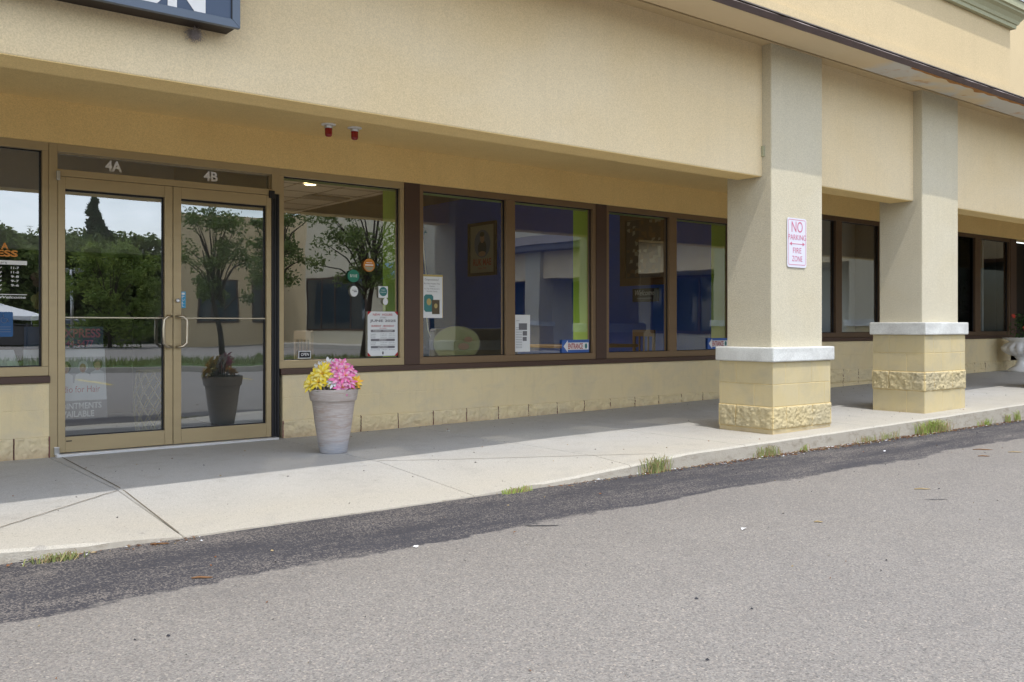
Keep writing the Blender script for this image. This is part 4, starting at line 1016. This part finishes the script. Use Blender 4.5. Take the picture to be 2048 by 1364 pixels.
# decals on the left window
t = thing('window_lettering', (1.2, .02, 1.2), 'white and orange salon hours lettering on the far left window', 'lettering')
mb = MB(True); yl = .022
put_text(mb, 'EXPRESS', 1.06, 1.438, 1.495, 1.545, yl, 0, .035); put_text(mb, 'A', 1.325, 1.377, 1.55, 1.598, yl, 0, .035); mb.build('orange_title', 'orange', t)
mb = MB(True); flat(mb, [(1.05, 1.437), (1.50, 1.437), (1.50, 1.468), (1.05, 1.468)], yl)
for k, (dy, h) in enumerate((('Tuesday', '11-7'), ('Wednesday', '11-8'), ('Thursday', '9-8'), ('Friday', '9-7'), ('Saturday', '9-6'), ('Sunday', ''))):
    z = 1.405 - k * .0325; put_text(mb, dy, 1.14, 1.333, z - (.004), z + .019, yl, 0, .01)
    if h: put_text(mb, h, 1.392, 1.445, z, z + .017, yl, 0, .01)
flat(mb, [(1.05, 1.212), (1.50, 1.212), (1.50, 1.217), (1.05, 1.217)], yl)
put_text(mb, 'Walk-Ins Welcome', 1.13, 1.49, 1.185, 1.205, yl, 0, .01, .2); mb.build('lettering', 'white', t)
mb = MB(); put_text(mb, 'Hours', 1.26, 1.365, 1.443, 1.462, yl - .0015); mb.build('dark_word', 'greyink', t)
t = thing('access_sticker', (1.3, .02, .9), 'blue accessible entrance sticker on the far left window', 'sticker')
mb = MB(); mb.prism(rrect(1.22, 1.405, .90, 1.085, .012), .021, .023); mb.build('backing', 'bluestick', t)
mb = MB(); pts = [(1.345 + .020 * math.cos(R(a)), .0195, 1.025 + .022 * math.sin(R(a))) for a in range(120, 400, 20)]; mb.tube(pts, .0025, 5); mb.tube([(1.34, .0195, 1.065), (1.343, .0195, 1.035), (1.365, .0195, 1.033), (1.375, .0195, 1.01)], .0028, 5)
for k in range(3): flat(mb, [(1.31, .935 + k * .018), (1.39, .935 + k * .018), (1.39, .940 + k * .018), (1.31, .940 + k * .018)], .020)
mb.build('symbol', 'portblue', t)
# hanging flower ornament inside the left window
t = thing('flower_hanging', (1.6, .14, 1.3), 'string of pink and yellow flower ornaments hanging inside the left window', 'ornament')
for k, (z, mat) in enumerate(((1.345, 'faded'), (1.175, 'gold'), (1.02, 'gold'))):
    m_ = MB()
    for i in range(5):
        a = R(90 + 72 * i); flat(m_, ell(1.62 + .042 * math.cos(a), z + .042 * math.sin(a), .034, .034, 14), .14 - i * .0012)
    flat(m_, ell(1.62, z, .016, .016, 12), .132); m_.build('flower', mat if k != 2 else 'weedb', t)
mb = MB(True); mb.tube([(1.58, .145, 1.37), (1.61, .145, 1.47), (1.615, .145, 1.52)], .002, 5); mb.tube([(1.65, .145, 1.37), (1.62, .145, 1.47)], .002, 5); mb.tube([(1.59, .145, 1.32), (1.59, .145, 1.05)], .002, 5); mb.build('string', 'cream', t)
t = thing('paper_card', (1.4, .2, .68), 'pale folded card standing on the sill inside the left window', 'card')
mb = MB(); mb.prism([(1.22, .675), (1.47, .675), (1.43, .80), (1.20, .80)], .14, .144); mb.build('card', 'paper', t)
mb = MB(); flat(mb, [(1.335, .70), (1.42, .70), (1.42, .713), (1.335, .713)], .137); mb.build('label_strip', 'white', t)

# small conduit box on the beam end beside the pillar
mb = MB(); mb.box(6.952, 6.972, -2.60, -2.568, 2.50, 2.595)
tag(mb.build('junction_box', 'cornice', origin=(6.95, -2.57, 2.5), bevel=.006), 'small grey metal box on the beam beside the nearest pillar', 'box')

# ------------------------------------------------------------------ flower pot
PX, PY = 3.446, -1.139
t = thing('flower_pot', (PX, PY, -.012), 'tall tapered weathered grey pot standing on the sidewalk', 'flower pot')
z_ = -.012
mb = MB(); mb.lathe([(.0, .0), (.100, 0), (.107, .008), (.126, .12), (.146, .25), (.160, .36), (.1665, .405), (.170, .408), (.178, .412), (.181, .42), (.190, .47), (.1935, .498), (.190, .503), (.180, .503), (.176, .48), (.170, .45)], (PX, PY, z_), 64)
mb.build('pot', 'pot', t)
mb = MB(); mb.disc((PX, PY), .172, z_ + .45, 40); mb.build('soil', 'soil', t)
def bloom(mb_, c, d, size, mi, npet=6, two=False):
    c = Vector(c); d = Vector(d).normalized(); a = Vector((0, 0, 1)) if abs(d.z) < .8 else Vector((1, 0, 0))
    u = d.cross(a).normalized(); v = d.cross(u)
    for ring, (np_, sc, lift) in enumerate(((npet, 1.0, .25), (npet, .8, .6), (4, .5, 1.0))):
        for i in range(np_):
            mq = ring % 2 if two else mi
            t_ = 2 * math.pi * (i + .5 * ring + random.uniform(-.12, .12)) / np_
            r = u * math.cos(t_) + v * math.sin(t_); s_ = u * -math.sin(t_) + v * math.cos(t_)
            L_ = size * sc * random.uniform(.85, 1.15); rows = []
            for k, (f, wd, up) in enumerate(((0, .07, 0), (.35, .15, .38), (.7, .135, .45), (1.0, .012, .18))):
                m = c + r * L_ * f + d * L_ * up * lift * (1 + .2 * random.random())
                rows.append((m - s_ * L_ * wd + d * .0, m + d * -L_ * .05, m + s_ * L_ * wd))
            vv = [p for rw in rows for p in rw]; ff = []
            for k in range(3):
                for j in range(2): ff.append((k * 3 + j, k * 3 + j + 1, k * 3 + j + 4, k * 3 + j + 3))
            mb_.mesh(vv, ff, mq, True)
    if two:
        for k in range(5):
            b_ = (u * random.uniform(-.4, .4) + v * random.uniform(-.4, .4) + d) * size * .55; mb_.tube([c, c + b_], .0016, 4, 2)
def bunch(label, mat, cents, size, leaves_=True):
    t = thing('flower_bunch', (PX, PY, z_ + .45), label, 'flowers', 'artificial flowers in the grey pot')
    for (dx, dy, dz, sc) in cents:
        m_ = MB(); c = Vector((PX + dx, PY + dy, z_ + dz)); bloom(m_, c, Vector((dx * 2.4 - .35 + random.uniform(-.3, .3), dy * 2 - .5, .45 + random.uniform(-.3, .3))), size * sc, 0, 6, True)
        bl = m_.build('bloom', [mat, mat + '2', 'petalO'], t)
    m_ = MB()
    for (dx, dy, dz, sc) in cents: m_.tube([(PX + dx * .4, PY + dy * .4, z_ + .44), (PX + dx, PY + dy, z_ + dz)], .003, 5)
    m_.build('stem', 'leaf', t)
    if leaves_:
        m_ = MB()
        for i in range(26):
            dx, dy, dz, sc = random.choice(cents); p = Vector((PX + dx + random.uniform(-.04, .04), PY + dy + random.uniform(-.04, .04), z_ + random.uniform(.49, .54)))
            a = random.random() * 6.28; r = Vector((math.cos(a), math.sin(a), random.uniform(-.2, .3))) * .075; s_ = Vector((-math.sin(a), math.cos(a), 0)) * .013
            m_.mesh([p, p + r * .5 + s_, p + r, p + r * .5 - s_], [(0, 1, 2, 3)])
        m_.build('leaf', 'leaf', t)
cr_ = Vector((.783, -.622, 0))  # image right in plan
def P_(u, v, dz, sc=1): q = cr_ * u + Vector((-.622, -.783, 0)) * v; return (q.x, q.y, dz, sc)
bunch('bright yellow lilies crowding the left side of the grey pot', 'petalY', [P_(-.12, .06, .60), P_(-.06, .10, .62, 1.1), P_(-.17, .02, .55), P_(-.15, .09, .535), P_(-.02, .09, .57), P_(-.09, .12, .555, 1.0), P_(-.10, 0, .63), P_(-.05, .03, .645, .9)], .082)
bunch('white lilies in the middle of the grey pot, partly hidden', 'petalW', [P_(-.11, -.04, .66), P_(-.035, -.02, .685), P_(.02, .07, .60), P_(.03, .10, .555, .9), P_(-.06, -.07, .65), P_(.0, -.01, .66)], .078)
bunch('pink lilies spilling over the right side of the grey pot', 'petalP', [P_(.06, .0, .685), P_(.10, .03, .65), P_(.04, .05, .645), P_(.10, .09, .60, 1.05), P_(.13, .08, .55), P_(.07, .11, .575), P_(.09, .12, .515), P_(.015, .01, .68, .8), P_(.13, .0, .635, .9)], .08)
bunch('single amber lily at the right rim of the grey pot', 'petalO', [P_(.175, .03, .555, 1.0), P_(.17, -.02, .53, .8)], .07)

# urn at the right edge
ux, uy, uz = 17.3, -.44, interp(17.3, Z0)
t = thing('garden_urn', (ux, uy, uz), 'white lobed pedestal urn beside the far doorway', 'urn')
mb = MB(); mb.lathe([(.0, 0), (.23, 0), (.23, .03), (.19, .06), (.12, .10), (.085, .16), (.08, .22), (.11, .25), (.12, .27)], (ux, uy, uz), 40); mb.build('pedestal', 'white', t)
mb = MB(); mb.lathe([(.09, .265, .0), (.2, .30, .12), (.285, .37, .12), (.30, .43, .12), (.25, .49, .08), (.20, .52, .0), (.21, .545), (.30, .575), (.31, .60), (.28, .60), (.24, .56)], (ux, uy, uz), 96, 0, 14); mb.build('bowl', 'white', t)
t = thing('flowering_plant', (ux, uy, uz + .58), 'leafy plant with coral red blooms growing in the white urn', 'plant')
mb = MB()
for i in range(420):
    a = random.random() * 6.28; h = random.uniform(0, .42); r = random.uniform(0, .26) * (1 - h); p = Vector((ux + r * math.cos(a), uy + r * math.sin(a), uz + .58 + h))
    d = Vector((random.gauss(0, 1), random.gauss(0, 1), random.gauss(0, .6))).normalized() * .045; s_ = d.cross(Vector((0, 0, 1))).normalized() * .018
    mb.mesh([p, p + d * .5 + s_, p + d, p + d * .5 - s_], [(0, 1, 2, 3)])
mb.build('foliage', 'leaf', t)
for (dx, dy, dz) in ((-.16, -.12, .17), (-.02, -.16, .33), (.12, -.1, .2), (-.1, .1, .38), (-.05, -.2, .12)):
    m_ = MB(); bloom(m_, (ux + dx, uy + dy, uz + .6 + dz), (-.5, -.8, .3), .05, 0); m_.build('bloom', 'petalR', t)

# ------------------------------------------------------------------ weeds, litter, sticks
def at(px, py, z): 
    X = (px - CX) / F_PX; c, s = .78311, .62188; t_ = (.98 - z) * F_PX / (py - HY); return (t_ * (c * X + s), t_ * (c - s * X) - 7.73)
def weed(px, py, n, h, spread, label, mat='weed', feather=False, base=.03):
    x, y = at(px, py, ROAD)
    if y > KY - .04:
        X = (px - CX) / F_PX; y = KY - .04; t_ = (y + 7.73) / (.78311 - .62188 * X); x = t_ * (.78311 * X + .62188)
    m_ = MB()
    for i in range(n):
        a = random.random() * 6.28; L_ = h * random.uniform(.45, 1.1); lean = random.uniform(.15, spread)
        bx, by = x + random.gauss(0, base), y + random.gauss(0, .012)
        dx, dy = math.cos(a) * lean, math.sin(a) * lean * .6; wd = random.uniform(.0015, .0035)
        s_ = Vector((.78, -.62, 0)) * wd; p0 = Vector((bx, by, ROAD)); p1 = p0 + Vector((dx * .3, dy * .3, .6)) * L_; p2 = p0 + Vector((dx, dy, .85 - lean * .25)) * L_
        mi = 0 if random.random() < .62 else 1
        m_.mesh([p0 - s_, p0 + s_, p1 + s_ * .8, p1 - s_ * .8, p2], [(0, 1, 2, 3), (3, 2, 4)], mi)
        if feather:
            for k in range(9):
                q = p0 + (p1 - p0) * (.2 + .1 * k) if k < 6 else p1 + (p2 - p1) * ((k - 5) / 4); b = random.random() * 6.28
                r = Vector((math.cos(b), math.sin(b), .5)) * L_ * .16; m_.face([q - s_ * .6, q + s_ * .6, q + r], mi)
    o = m_.build('weed', [mat, 'straw'], origin=(x, y, ROAD)); tag(o, label, 'weed', 'weeds along the kerb')
weed(115, 1122, 110, .055, 1.9, 'low yellowing grass tuft where the sidewalk meets asphalt at far left', 'weed', False, .07)
weed(1035, 980, 90, .055, 1.5, 'flat round grass tuft at the end of the sidewalk joint', 'weedb', False, .06)
weed(1312, 932, 120, .17, 1.5, 'tall spiky grass tuft left of the nearest pillar', 'weed', False, .06)
weed(1537, 902, 90, .13, 1.1, 'thin grass tuft directly below the nearest pillar', 'weed', False, .08)
weed(1610, 892, 22, .09, .6, 'small upright green weed below the right edge of the nearest pillar', 'weedb', True)
weed(1730, 877, 40, .10, .9, 'sparse dry tuft midway between the two pillars', 'weed', False, .07)
weed(1775, 870, 40, .11, .9, 'feathery dry tuft just left of the bright bushy weed', 'weed', False, .12)
weed(1866, 855, 320, .17, 1.0, 'largest bright green bushy weed below the second pillar', 'weedb', True, .14)
weed(1970, 838, 40, .10, .9, 'small green weed right of the second pillar', 'weedb', True, .09)
weed(2015, 828, 30, .12, .7, 'bright upright weed near the right edge, the left of two', 'weedb', True)
weed(2035, 824, 30, .16, .5, 'tallest upright weed at the right edge of the kerb', 'weedb', True)

mb = MB()
for i in range(2600):
    if random.random() < .05: x = random.uniform(.3, 1.7)
    else: x = random.triangular(3.9, 14, 7.5)
    y = KY - .025 - abs(random.gauss(0, .045)); a = random.random() * 6.28; L_ = random.uniform(.004, .017); wd = L_ * random.uniform(.2, .5)
    d = Vector((math.cos(a), math.sin(a), 0)) * L_; s_ = Vector((-math.sin(a), math.cos(a), random.uniform(-.4, .4))) * wd; p = Vector((x, y, ROAD + .004 + random.random() * .008))
    mb.mesh([p - d, p - s_ + Vector((0, 0, .004)), p + d, p + s_ + Vector((0, 0, .003))], [(0, 1, 2), (0, 2, 3)], random.choice((0, 0, 0, 0, 0, 1, 1, 2)))
tag(mb.build('leaf_litter', ['litter', 'straw', 'paper']), 'dead leaves and crumbs gathered along the foot of the kerb', None, None, 'stuff')
mb = MB()
for i in range(420):
    x = random.uniform(.2, 13); y = random.uniform(KY + .05, -.1) if random.random() < .45 else random.uniform(-7, -3.1)
    z = (zs(x, y) if y > KY else ROAD) + .003; a = random.random() * 6.28; L_ = random.uniform(.003, .010); d = Vector((math.cos(a), math.sin(a), 0)) * L_; s_ = Vector((-math.sin(a), math.cos(a), .2)) * L_ * .6
    p = Vector((x, y, z)); mb.mesh([p - d, p - s_, p + d, p + s_ + Vector((0, 0, .004))], [(0, 1, 2), (0, 2, 3)], random.choice((0, 0, 1, 2)))
tag(mb.build('grit', ['ink', 'litter', 'straw']), 'scattered crumbs of dirt on the sidewalk and asphalt', None, None, 'stuff')
def stick(px, py, L_, ang, label, mat='stick', w_=.0045):
    x, y = at(px, py, ROAD); d = Vector((math.cos(R(ang)), math.sin(R(ang)), 0)) * L_ / 2; c = Vector((x, y, ROAD + .004))
    m_ = MB(); m_.tube([c - d, c - d * .3 + Vector((0, 0, .003)), c + d * .4, c + d * .95], [w_ * .6, w_, w_ * .9, w_ * .3], 6)
    tag(m_.build('wood_chip', mat, origin=tuple(c)), label, 'wood chip', 'wood chips on the asphalt')
stick(1966, 900, .17, -45, 'dark thin wood chip at right, the upper of a pair'); stick(1968, 913, .10, -40, 'short dark wood chip just below the longer one at right')
stick(2031, 905, .13, -38, 'pale wood chip at the right edge of the asphalt', 'straw'); stick(1845, 979, .11, -38, 'straight pale wood chip alone below the second pillar', 'straw')
stick(1637, 1045, .05, -38, 'short yellowish wood chip in the middle of the asphalt', 'straw'); stick(320, 1089, .09, -25, 'curled brown wood chip beside the sidewalk ramp edge', 'stick', .005)
stick(405, 1157, .09, -30, 'orange brown wood chip on the dark asphalt strip', 'stick', .005); stick(1590, 910, .05, -30, 'stubby wood chip below the nearest pillar', 'stick', .005)
def scrap(px, py, L_, label, mat='white', z=None):
    z = ROAD if z is None else z; x, y = at(px, py, z); m_ = MB(); c = Vector((x, y, z + .004)); pts = []
    n_ = 7
    for i in range(n_):
        a = 6.28 * i / n_; r = L_ * random.uniform(.5, 1); pts.append(c + Vector((math.cos(a) * r, math.sin(a) * r * .6, random.uniform(0, .010))))
    m_.mesh([c + Vector((0, 0, .008))] + pts, [(0, i + 1, (i + 1) % n_ + 1) for i in range(n_)])
    tag(m_.build('paper_scrap', mat, origin=tuple(c)), label, 'litter', 'paper scraps on the ground')
scrap(895, 864, .03, 'crumpled white scrap on the shaded sidewalk near the wall', 'white', -.005); scrap(832, 1096, .018, 'small white scrap on the asphalt below the pot')
scrap(1487, 1060, .022, 'grey white scrap on the open asphalt right of centre'); scrap(1769, 904, .025, 'pale pink strip of litter below the space between pillars', 'petalW'); scrap(1845, 858, .035, 'crushed blue white wrapper under the bright bushy weed', 'portblue'); scrap(1878, 860, .03, 'white wrapper right of the bright bushy weed')
scrap(1030, 1067, .012, 'tiny curled brown leaf on the asphalt near the tar spot', 'litter')

# ------------------------------------------------------------------ what the windows mirror: wing, woods, cars
def tree_mesh(name_seed, h, cr_w, crown0, kind, nleaf, leaf, lean=(0, 0)):
    rnd = random.Random(name_seed); tr_ = MB(); cw = MB()
    top = Vector((lean[0], lean[1], h * (.95 if kind == 'pine' else .72)))
    pts = [Vector((0, 0, -.1)), Vector((lean[0] * .2, lean[1] * .2, h * .2)), Vector((lean[0] * .6, lean[1] * .6, h * .45)), top]
    r0 = max(.05, h * .022); tr_.tube(pts, [r0, r0 * .8, r0 * .55, r0 * .12], 8)
    cl = []
    if kind == 'pine':
        for k in range(26):
            f = k / 25; z = h * (crown0 + (1 - crown0) * f); rad = cr_w * (1 - f) ** .8 * rnd.uniform(.6, 1.1) + .1
            for j in range(4):
                a = rnd.random() * 6.28; e = Vector((lean[0] * f + rad * math.cos(a), lean[1] * f + rad * math.sin(a), z - rad * .15)); cl.append((e * .55 + Vector((0, 0, z)) * .45, rad * .38 + .15)); tr_.tube([Vector((0, 0, z)), e], [r0 * .2, r0 * .05], 4, cap=False); cl.append((e, rad * .22 + .12))
    else:
        for k in range(34):
            a = rnd.random() * 6.28; f = rnd.random(); z = h * (crown0 + (.98 - crown0) * f); rad = cr_w * math.sqrt(max(.05, math.sin(math.pi * (.12 + .83 * f)))) * rnd.uniform(.3, 1.0)
            e = Vector((lean[0] * f + rad * math.cos(a), lean[1] * f + rad * math.sin(a), z)); b = Vector((lean[0] * f * .6, lean[1] * f * .6, h * crown0 * rnd.uniform(.7, 1) + (z - h * crown0) * .35))
            tr_.tube([b, (b + e) * .5 + Vector((0, 0, .04 * h)), e], [r0 * .35, r0 * .2, r0 * .06], 5, cap=False); cl.append((e, cr_w * rnd.uniform(.16, .34)))
    per = nleaf // len(cl)
    for c, r in cl:
        for i in range(per):
            d = Vector((rnd.gauss(0, 1), rnd.gauss(0, 1), rnd.gauss(0, .75))).normalized() * r * rnd.random() ** .45
            p = c + d; a = Vector((rnd.gauss(0, 1), rnd.gauss(0, 1), rnd.gauss(0, .7))).normalized() * leaf * rnd.uniform(.6, 1.3); b = a.cross(Vector((rnd.gauss(0, 1), rnd.gauss(0, 1), rnd.gauss(0, 1)))).normalized() * leaf * .42
            cw.mesh([p - a, p + b, p + a, p - b], [(0, 1, 2, 3)])
    return tr_, cw
def plant(name, label, loc, spec, leafmat, group=None, cat='tree'):
    t = thing(name, (0, 0, 0), label, cat, group); a, b = tree_mesh(*spec)
    a.build('trunk', 'bark', t); b.build('crown', leafmat, t); t.location = loc; return t
def copy_tree(t, loc, rz, sc, label, crown_mat=None):
    c = t.copy(); COL.objects.link(c); c.location = loc; c.rotation_euler = (0, 0, rz); c.scale = (sc, sc, sc); c['label'] = label
    for ch in t.children:
        d = ch.copy(); COL.objects.link(d); d.parent = c
    return c
plant('island_tree', 'small leaning tree with a dark crown mirrored in the right hand door', (9.7, -17.2, .0), (3, 4.2, 1.15, .42, 'oak', 4200, .06, (-.7, .3)), 'leafA', 'small trees on the grass island')
plant('island_tree', 'small open crowned tree mirrored in the hours window', (12.6, -14.6, .0), (8, 4.9, 1.6, .45, 'oak', 4600, .065, (.7, -.3)), 'leafA', 'small trees on the grass island')
plant('island_tree', 'bushy tree mirrored at the left edge of the hours window', (12.2, -19.5, .0), (12, 5.2, 1.1, .45, 'oak', 3600, .07, (.2, 0)), 'leafA', 'small trees on the grass island')
plant('young_tree', 'bright green young tree in front of the dark woods, mirrored in the left door', (13.3, -41.5, -.1), (21, 5.0, 2.6, .10, 'oak', 9000, .12, (0, 0)), 'leafC')
sp = [plant('woodland_tree', 'tall dark pine standing above the mirrored woods', (17.3, -60, -.1), (31, 9.6, 2.4, .12, 'pine', 12000, .22), 'leafB', 'woodland trees beyond the lot'),
      plant('woodland_tree', 'broad green oak at the left of the mirrored woods', (9.5, -56, -.1), (32, 6.9, 3.4, .08, 'oak', 12000, .22), 'leafA', 'woodland trees beyond the lot'),
      plant('woodland_tree', 'lighter green maple low in the mirrored woods', (16.5, -57, -.1), (33, 6.2, 3.2, .06, 'oak', 12000, .22), 'leafA', 'woodland trees beyond the lot')]
rnd = random.Random(5)
for k in range(44):
    row = k % 3; x = -24 + (k // 3) * 3.6 + rnd.uniform(-1, 1); y = -58 - row * 6 + rnd.uniform(-1.5, 1.5) - max(0, (x - 12)) * .35
    s_ = sp[(k * 7 + row) % 3] if row else sp[1 + (k % 2)]
    copy_tree(s_, (x, y, -.1), rnd.random() * 6.28, rnd.uniform(.8, 1.15) * (1.0 if s_ is not sp[0] else .85), 'woodland tree among the dense mirrored woods beyond the parking lot')
# fence
t = thing('fence', (0, -49.5, -.1), 'low dark mesh fence along the far side of the parking lot', 'fence')
mb = MB(); mb.box(-20, 17.5, -49.52, -49.48, .0, 1.05); mb.build('mesh_panel', 'darkwall', t)
mb = MB(); mb.tube([(-20, -49.45, 1.1), (17.5, -49.45, 1.1)], .04, 6); mb.build('rail', 'black', t)
for k in range(13): m_ = MB(); m_.tube([(-20 + k * 3.1, -49.4, -.1), (-20 + k * 3.1, -49.4, 1.2)], .05, 6); m_.build('post', 'black', t)
# lamp post
t = thing('lamp_post', (13.6, -44.5, -.1), 'slim twin headed parking lot lamp before the woods', 'lamp')
mb = MB(); mb.tube([(12.2, -44.5, -.1), (12.2, -44.5, 3.9)], [.09, .06], 10); mb.build('pole', 'silver', t)
for s_ in (-1, 1): m_ = MB(); m_.box(12.2 + s_ * .38 - .24, 12.2 + s_ * .38 + .24, -44.65, -44.35, 3.75, 3.95); m_.box(12.15, 12.2 + s_ * .2, -44.53, -44.47, 3.83, 3.87); m_.build('lamp_head', 'silver', t, bevel=.01)
# tent
t = thing('canopy_tent', (10.5, -53, -.1), 'white peaked canopy tent beyond the fence', 'tent')
tx, ty = 10.2, -52.3
mb = MB(); c4 = [(tx - 2, ty - 2, 1.55), (tx + 2, ty - 2, 1.55), (tx + 2, ty + 2, 1.55), (tx - 2, ty + 2, 1.55)]; mb.mesh(c4 + [(tx, ty, 2.3)], [(0, 1, 4), (1, 2, 4), (2, 3, 4), (3, 0, 4)]); mb.mesh(c4 + [(x, y, 1.35) for x, y, z in c4], [(0, 1, 5, 4), (1, 2, 6, 5), (2, 3, 7, 6), (3, 0, 4, 7)]); mb.build('canopy', 'white', t)
for x, y, z in c4: m_ = MB(); m_.tube([(x, y, -.1), (x, y, 1.4)], .025, 6); m_.build('leg', 'silver', t)
# parked cars beyond the fence
def car(x, y, rz, mat, label):
    t = thing('parked_car', (0, 0, 0), label, 'car', 'cars parked beyond the fence')
    m_ = MB(); body = [(-2.2, .35), (-2.25, .75), (-1.9, .9), (-1.0, .95), (1.2, .95), (2.0, .82), (2.25, .6), (2.2, .3)]
    m_.prism(body, -.88, .88); m_.build('body', mat, t, bevel=.06)
    m_ = MB(); b0 = [(-1.7, -.82, .93), (1.1, -.82, .93), (1.1, .82, .93), (-1.7, .82, .93)]; b1 = [(-1.35, -.66, 1.45), (.35, -.66, 1.45), (.35, .66, 1.45), (-1.35, .66, 1.45)]
    m_.mesh(b0 + b1, [(0, 1, 5, 4), (1, 2, 6, 5), (2, 3, 7, 6), (3, 0, 4, 7)]); m_.build('windows', 'farglass', t)
    m_ = MB(); m_.box(-1.37, .37, -.68, .68, 1.44, 1.50); m_.build('roof', mat, t, bevel=.02)
    for wx in (-1.35, 1.4):
        for wy in (-.8, .8): m_ = MB(); m_.tube([(wx, wy - .1, .33), (wx, wy + .1, .33)], .33, 18); m_.build('wheel', 'black', t)
    t.location = (x, y, -.1); t.rotation_euler = (0, 0, rz)
car(14.6, -51.8, .3, 'carwhite', 'white car parked behind the fence, mirrored in the left door'); car(9.6, -54.5, .1, 'cardark', 'dark car parked beside the white canopy tent'); car(6.5, -51.8, .2, 'carwhite', 'pale car beyond the fence mirrored in the far left window')

# neighbouring wing
Wg = thing('neighbouring_wing', (22.3, -20, 0), 'beige stucco wing of the plaza across the lot, seen mirrored in the glass', 'building')
def wp(m_, name, mats, par=Wg, **k): return m_.build(name, mats, par, **k)
mb = MB(); mb.box(22.3, 23, -38, -.2, -.1, 7.0); wp(mb, 'wall', 'pillar')
mb = MB(); mb.box(16.8, 23, -43.2, -41.5, -.1, 7.0); mb.box(22.3, 23, -41.5, -38, -.1, 7.0); wp(mb, 'far_wall', 'upper')
def wwin_x(y0, y1, z0, z1, n_):   # window on the X=22.3 wall
    m_ = MB(); x = 22.25; fr = .08
    m_.box(x, 22.31, y0, y1, z0, z0 + fr); m_.box(x, 22.31, y0, y1, z1 - fr, z1)
    for i in range(n_ + 1): yy = y0 + (y1 - y0 - fr) * i / n_; m_.box(x, 22.31, yy, yy + fr, z0 + fr, z1 - fr)
    f_ = wp(m_, 'window', 'brown'); m_ = MB(); m_.box(22.27, 22.305, y0 + fr, y1 - fr, z0 + fr, z1 - fr); wp(m_, 'pane', 'farglass', f_)
for y0, y1, z1, n_ in ((-37.8, -31.4, 3.5, 4), (-29.6, -26.6, 3.1, 2), (-26, -22.9, 2.9, 3), (-21, -18, 2.7, 2), (-16.8, -13.8, 2.55, 3), (-13, -10, 2.55, 3), (-9.2, -6.4, 2.55, 2), (-5.2, -1.6, 2.55, 3)): wwin_x(y0, y1, .75, z1, n_)
def wwin_y(x0, x1, z0, z1, n_):
    m_ = MB(); fr = .08
    m_.box(x0, x1, -41.51, -41.45, z0, z0 + fr); m_.box(x0, x1, -41.51, -41.45, z1 - fr, z1)
    for i in range(n_ + 1): xx = x0 + (x1 - x0 - fr) * i / n_; m_.box(xx, xx + fr, -41.51, -41.45, z0 + fr, z1 - fr)
    f_ = wp(m_, 'window', 'brown'); m_ = MB(); m_.box(x0 + fr, x1 - fr, -41.505, -41.47, z0 + fr, z1 - fr); wp(m_, 'pane', 'farglass', f_)
wwin_y(17.7, 19.95, 1.15, 3.5, 3); wwin_y(20.8, 21.9, 1.15, 3.5, 2)
mb = MB(); mb.box(20.9, 21.2, -22.0, -3.4, 2.6, 3.55); wp(mb, 'beam', 'fascia')
mb = MB(); mb.box(20.35, 22.3, -22.4, -3.4, 3.55, 3.75); mb.mesh([(20.3, -22.5, 3.75), (20.3, -3.4, 3.75), (22.3, -3.4, 4.35), (22.3, -22.5, 4.35)], [(0, 1, 2, 3)]); wp(mb, 'eave', 'shingle')
for y in (-21.9, -17.6, -13.4, -9.2, -5.0):
    m_ = MB(); m_.box(20.75, 21.35, y, y + .8, 1.0, 3.55); c_ = wp(m_, 'column', 'pillar')
    m_ = MB(); m_.box(20.66, 21.42, y - .08, y + .88, .98, 1.14); wp(m_, 'cap', 'cap', c_)
    m_ = MB(); m_.box(20.7, 21.38, y - .04, y + .84, -.1, .99); wp(m_, 'block_base', 'blockp', c_)
mb = MB(); mb.box(20.2, 22.3, -38, -3.1, -.1, .12); tag(mb.build('walkway', 'concrete'), 'raised concrete walkway along the far wing', None, None, 'structure')
t = thing('awning_sign', (22.0, -27.5, 3.6), 'blue awning sign on the far wing mirrored beside the green stripe', 'sign')
mb = MB(); mb.mesh([(22.29, -31.0, 3.9), (22.29, -26.5, 3.9), (21.3, -26.5, 3.35), (21.3, -31.0, 3.35), (21.3, -26.5, 3.1), (21.3, -31.0, 3.1)], [(0, 1, 2, 3), (3, 2, 4, 5)]); mb.build('canvas', 'bluestick', t)
print('verts', sum(len(m.vertices) for m in bpy.data.meshes))
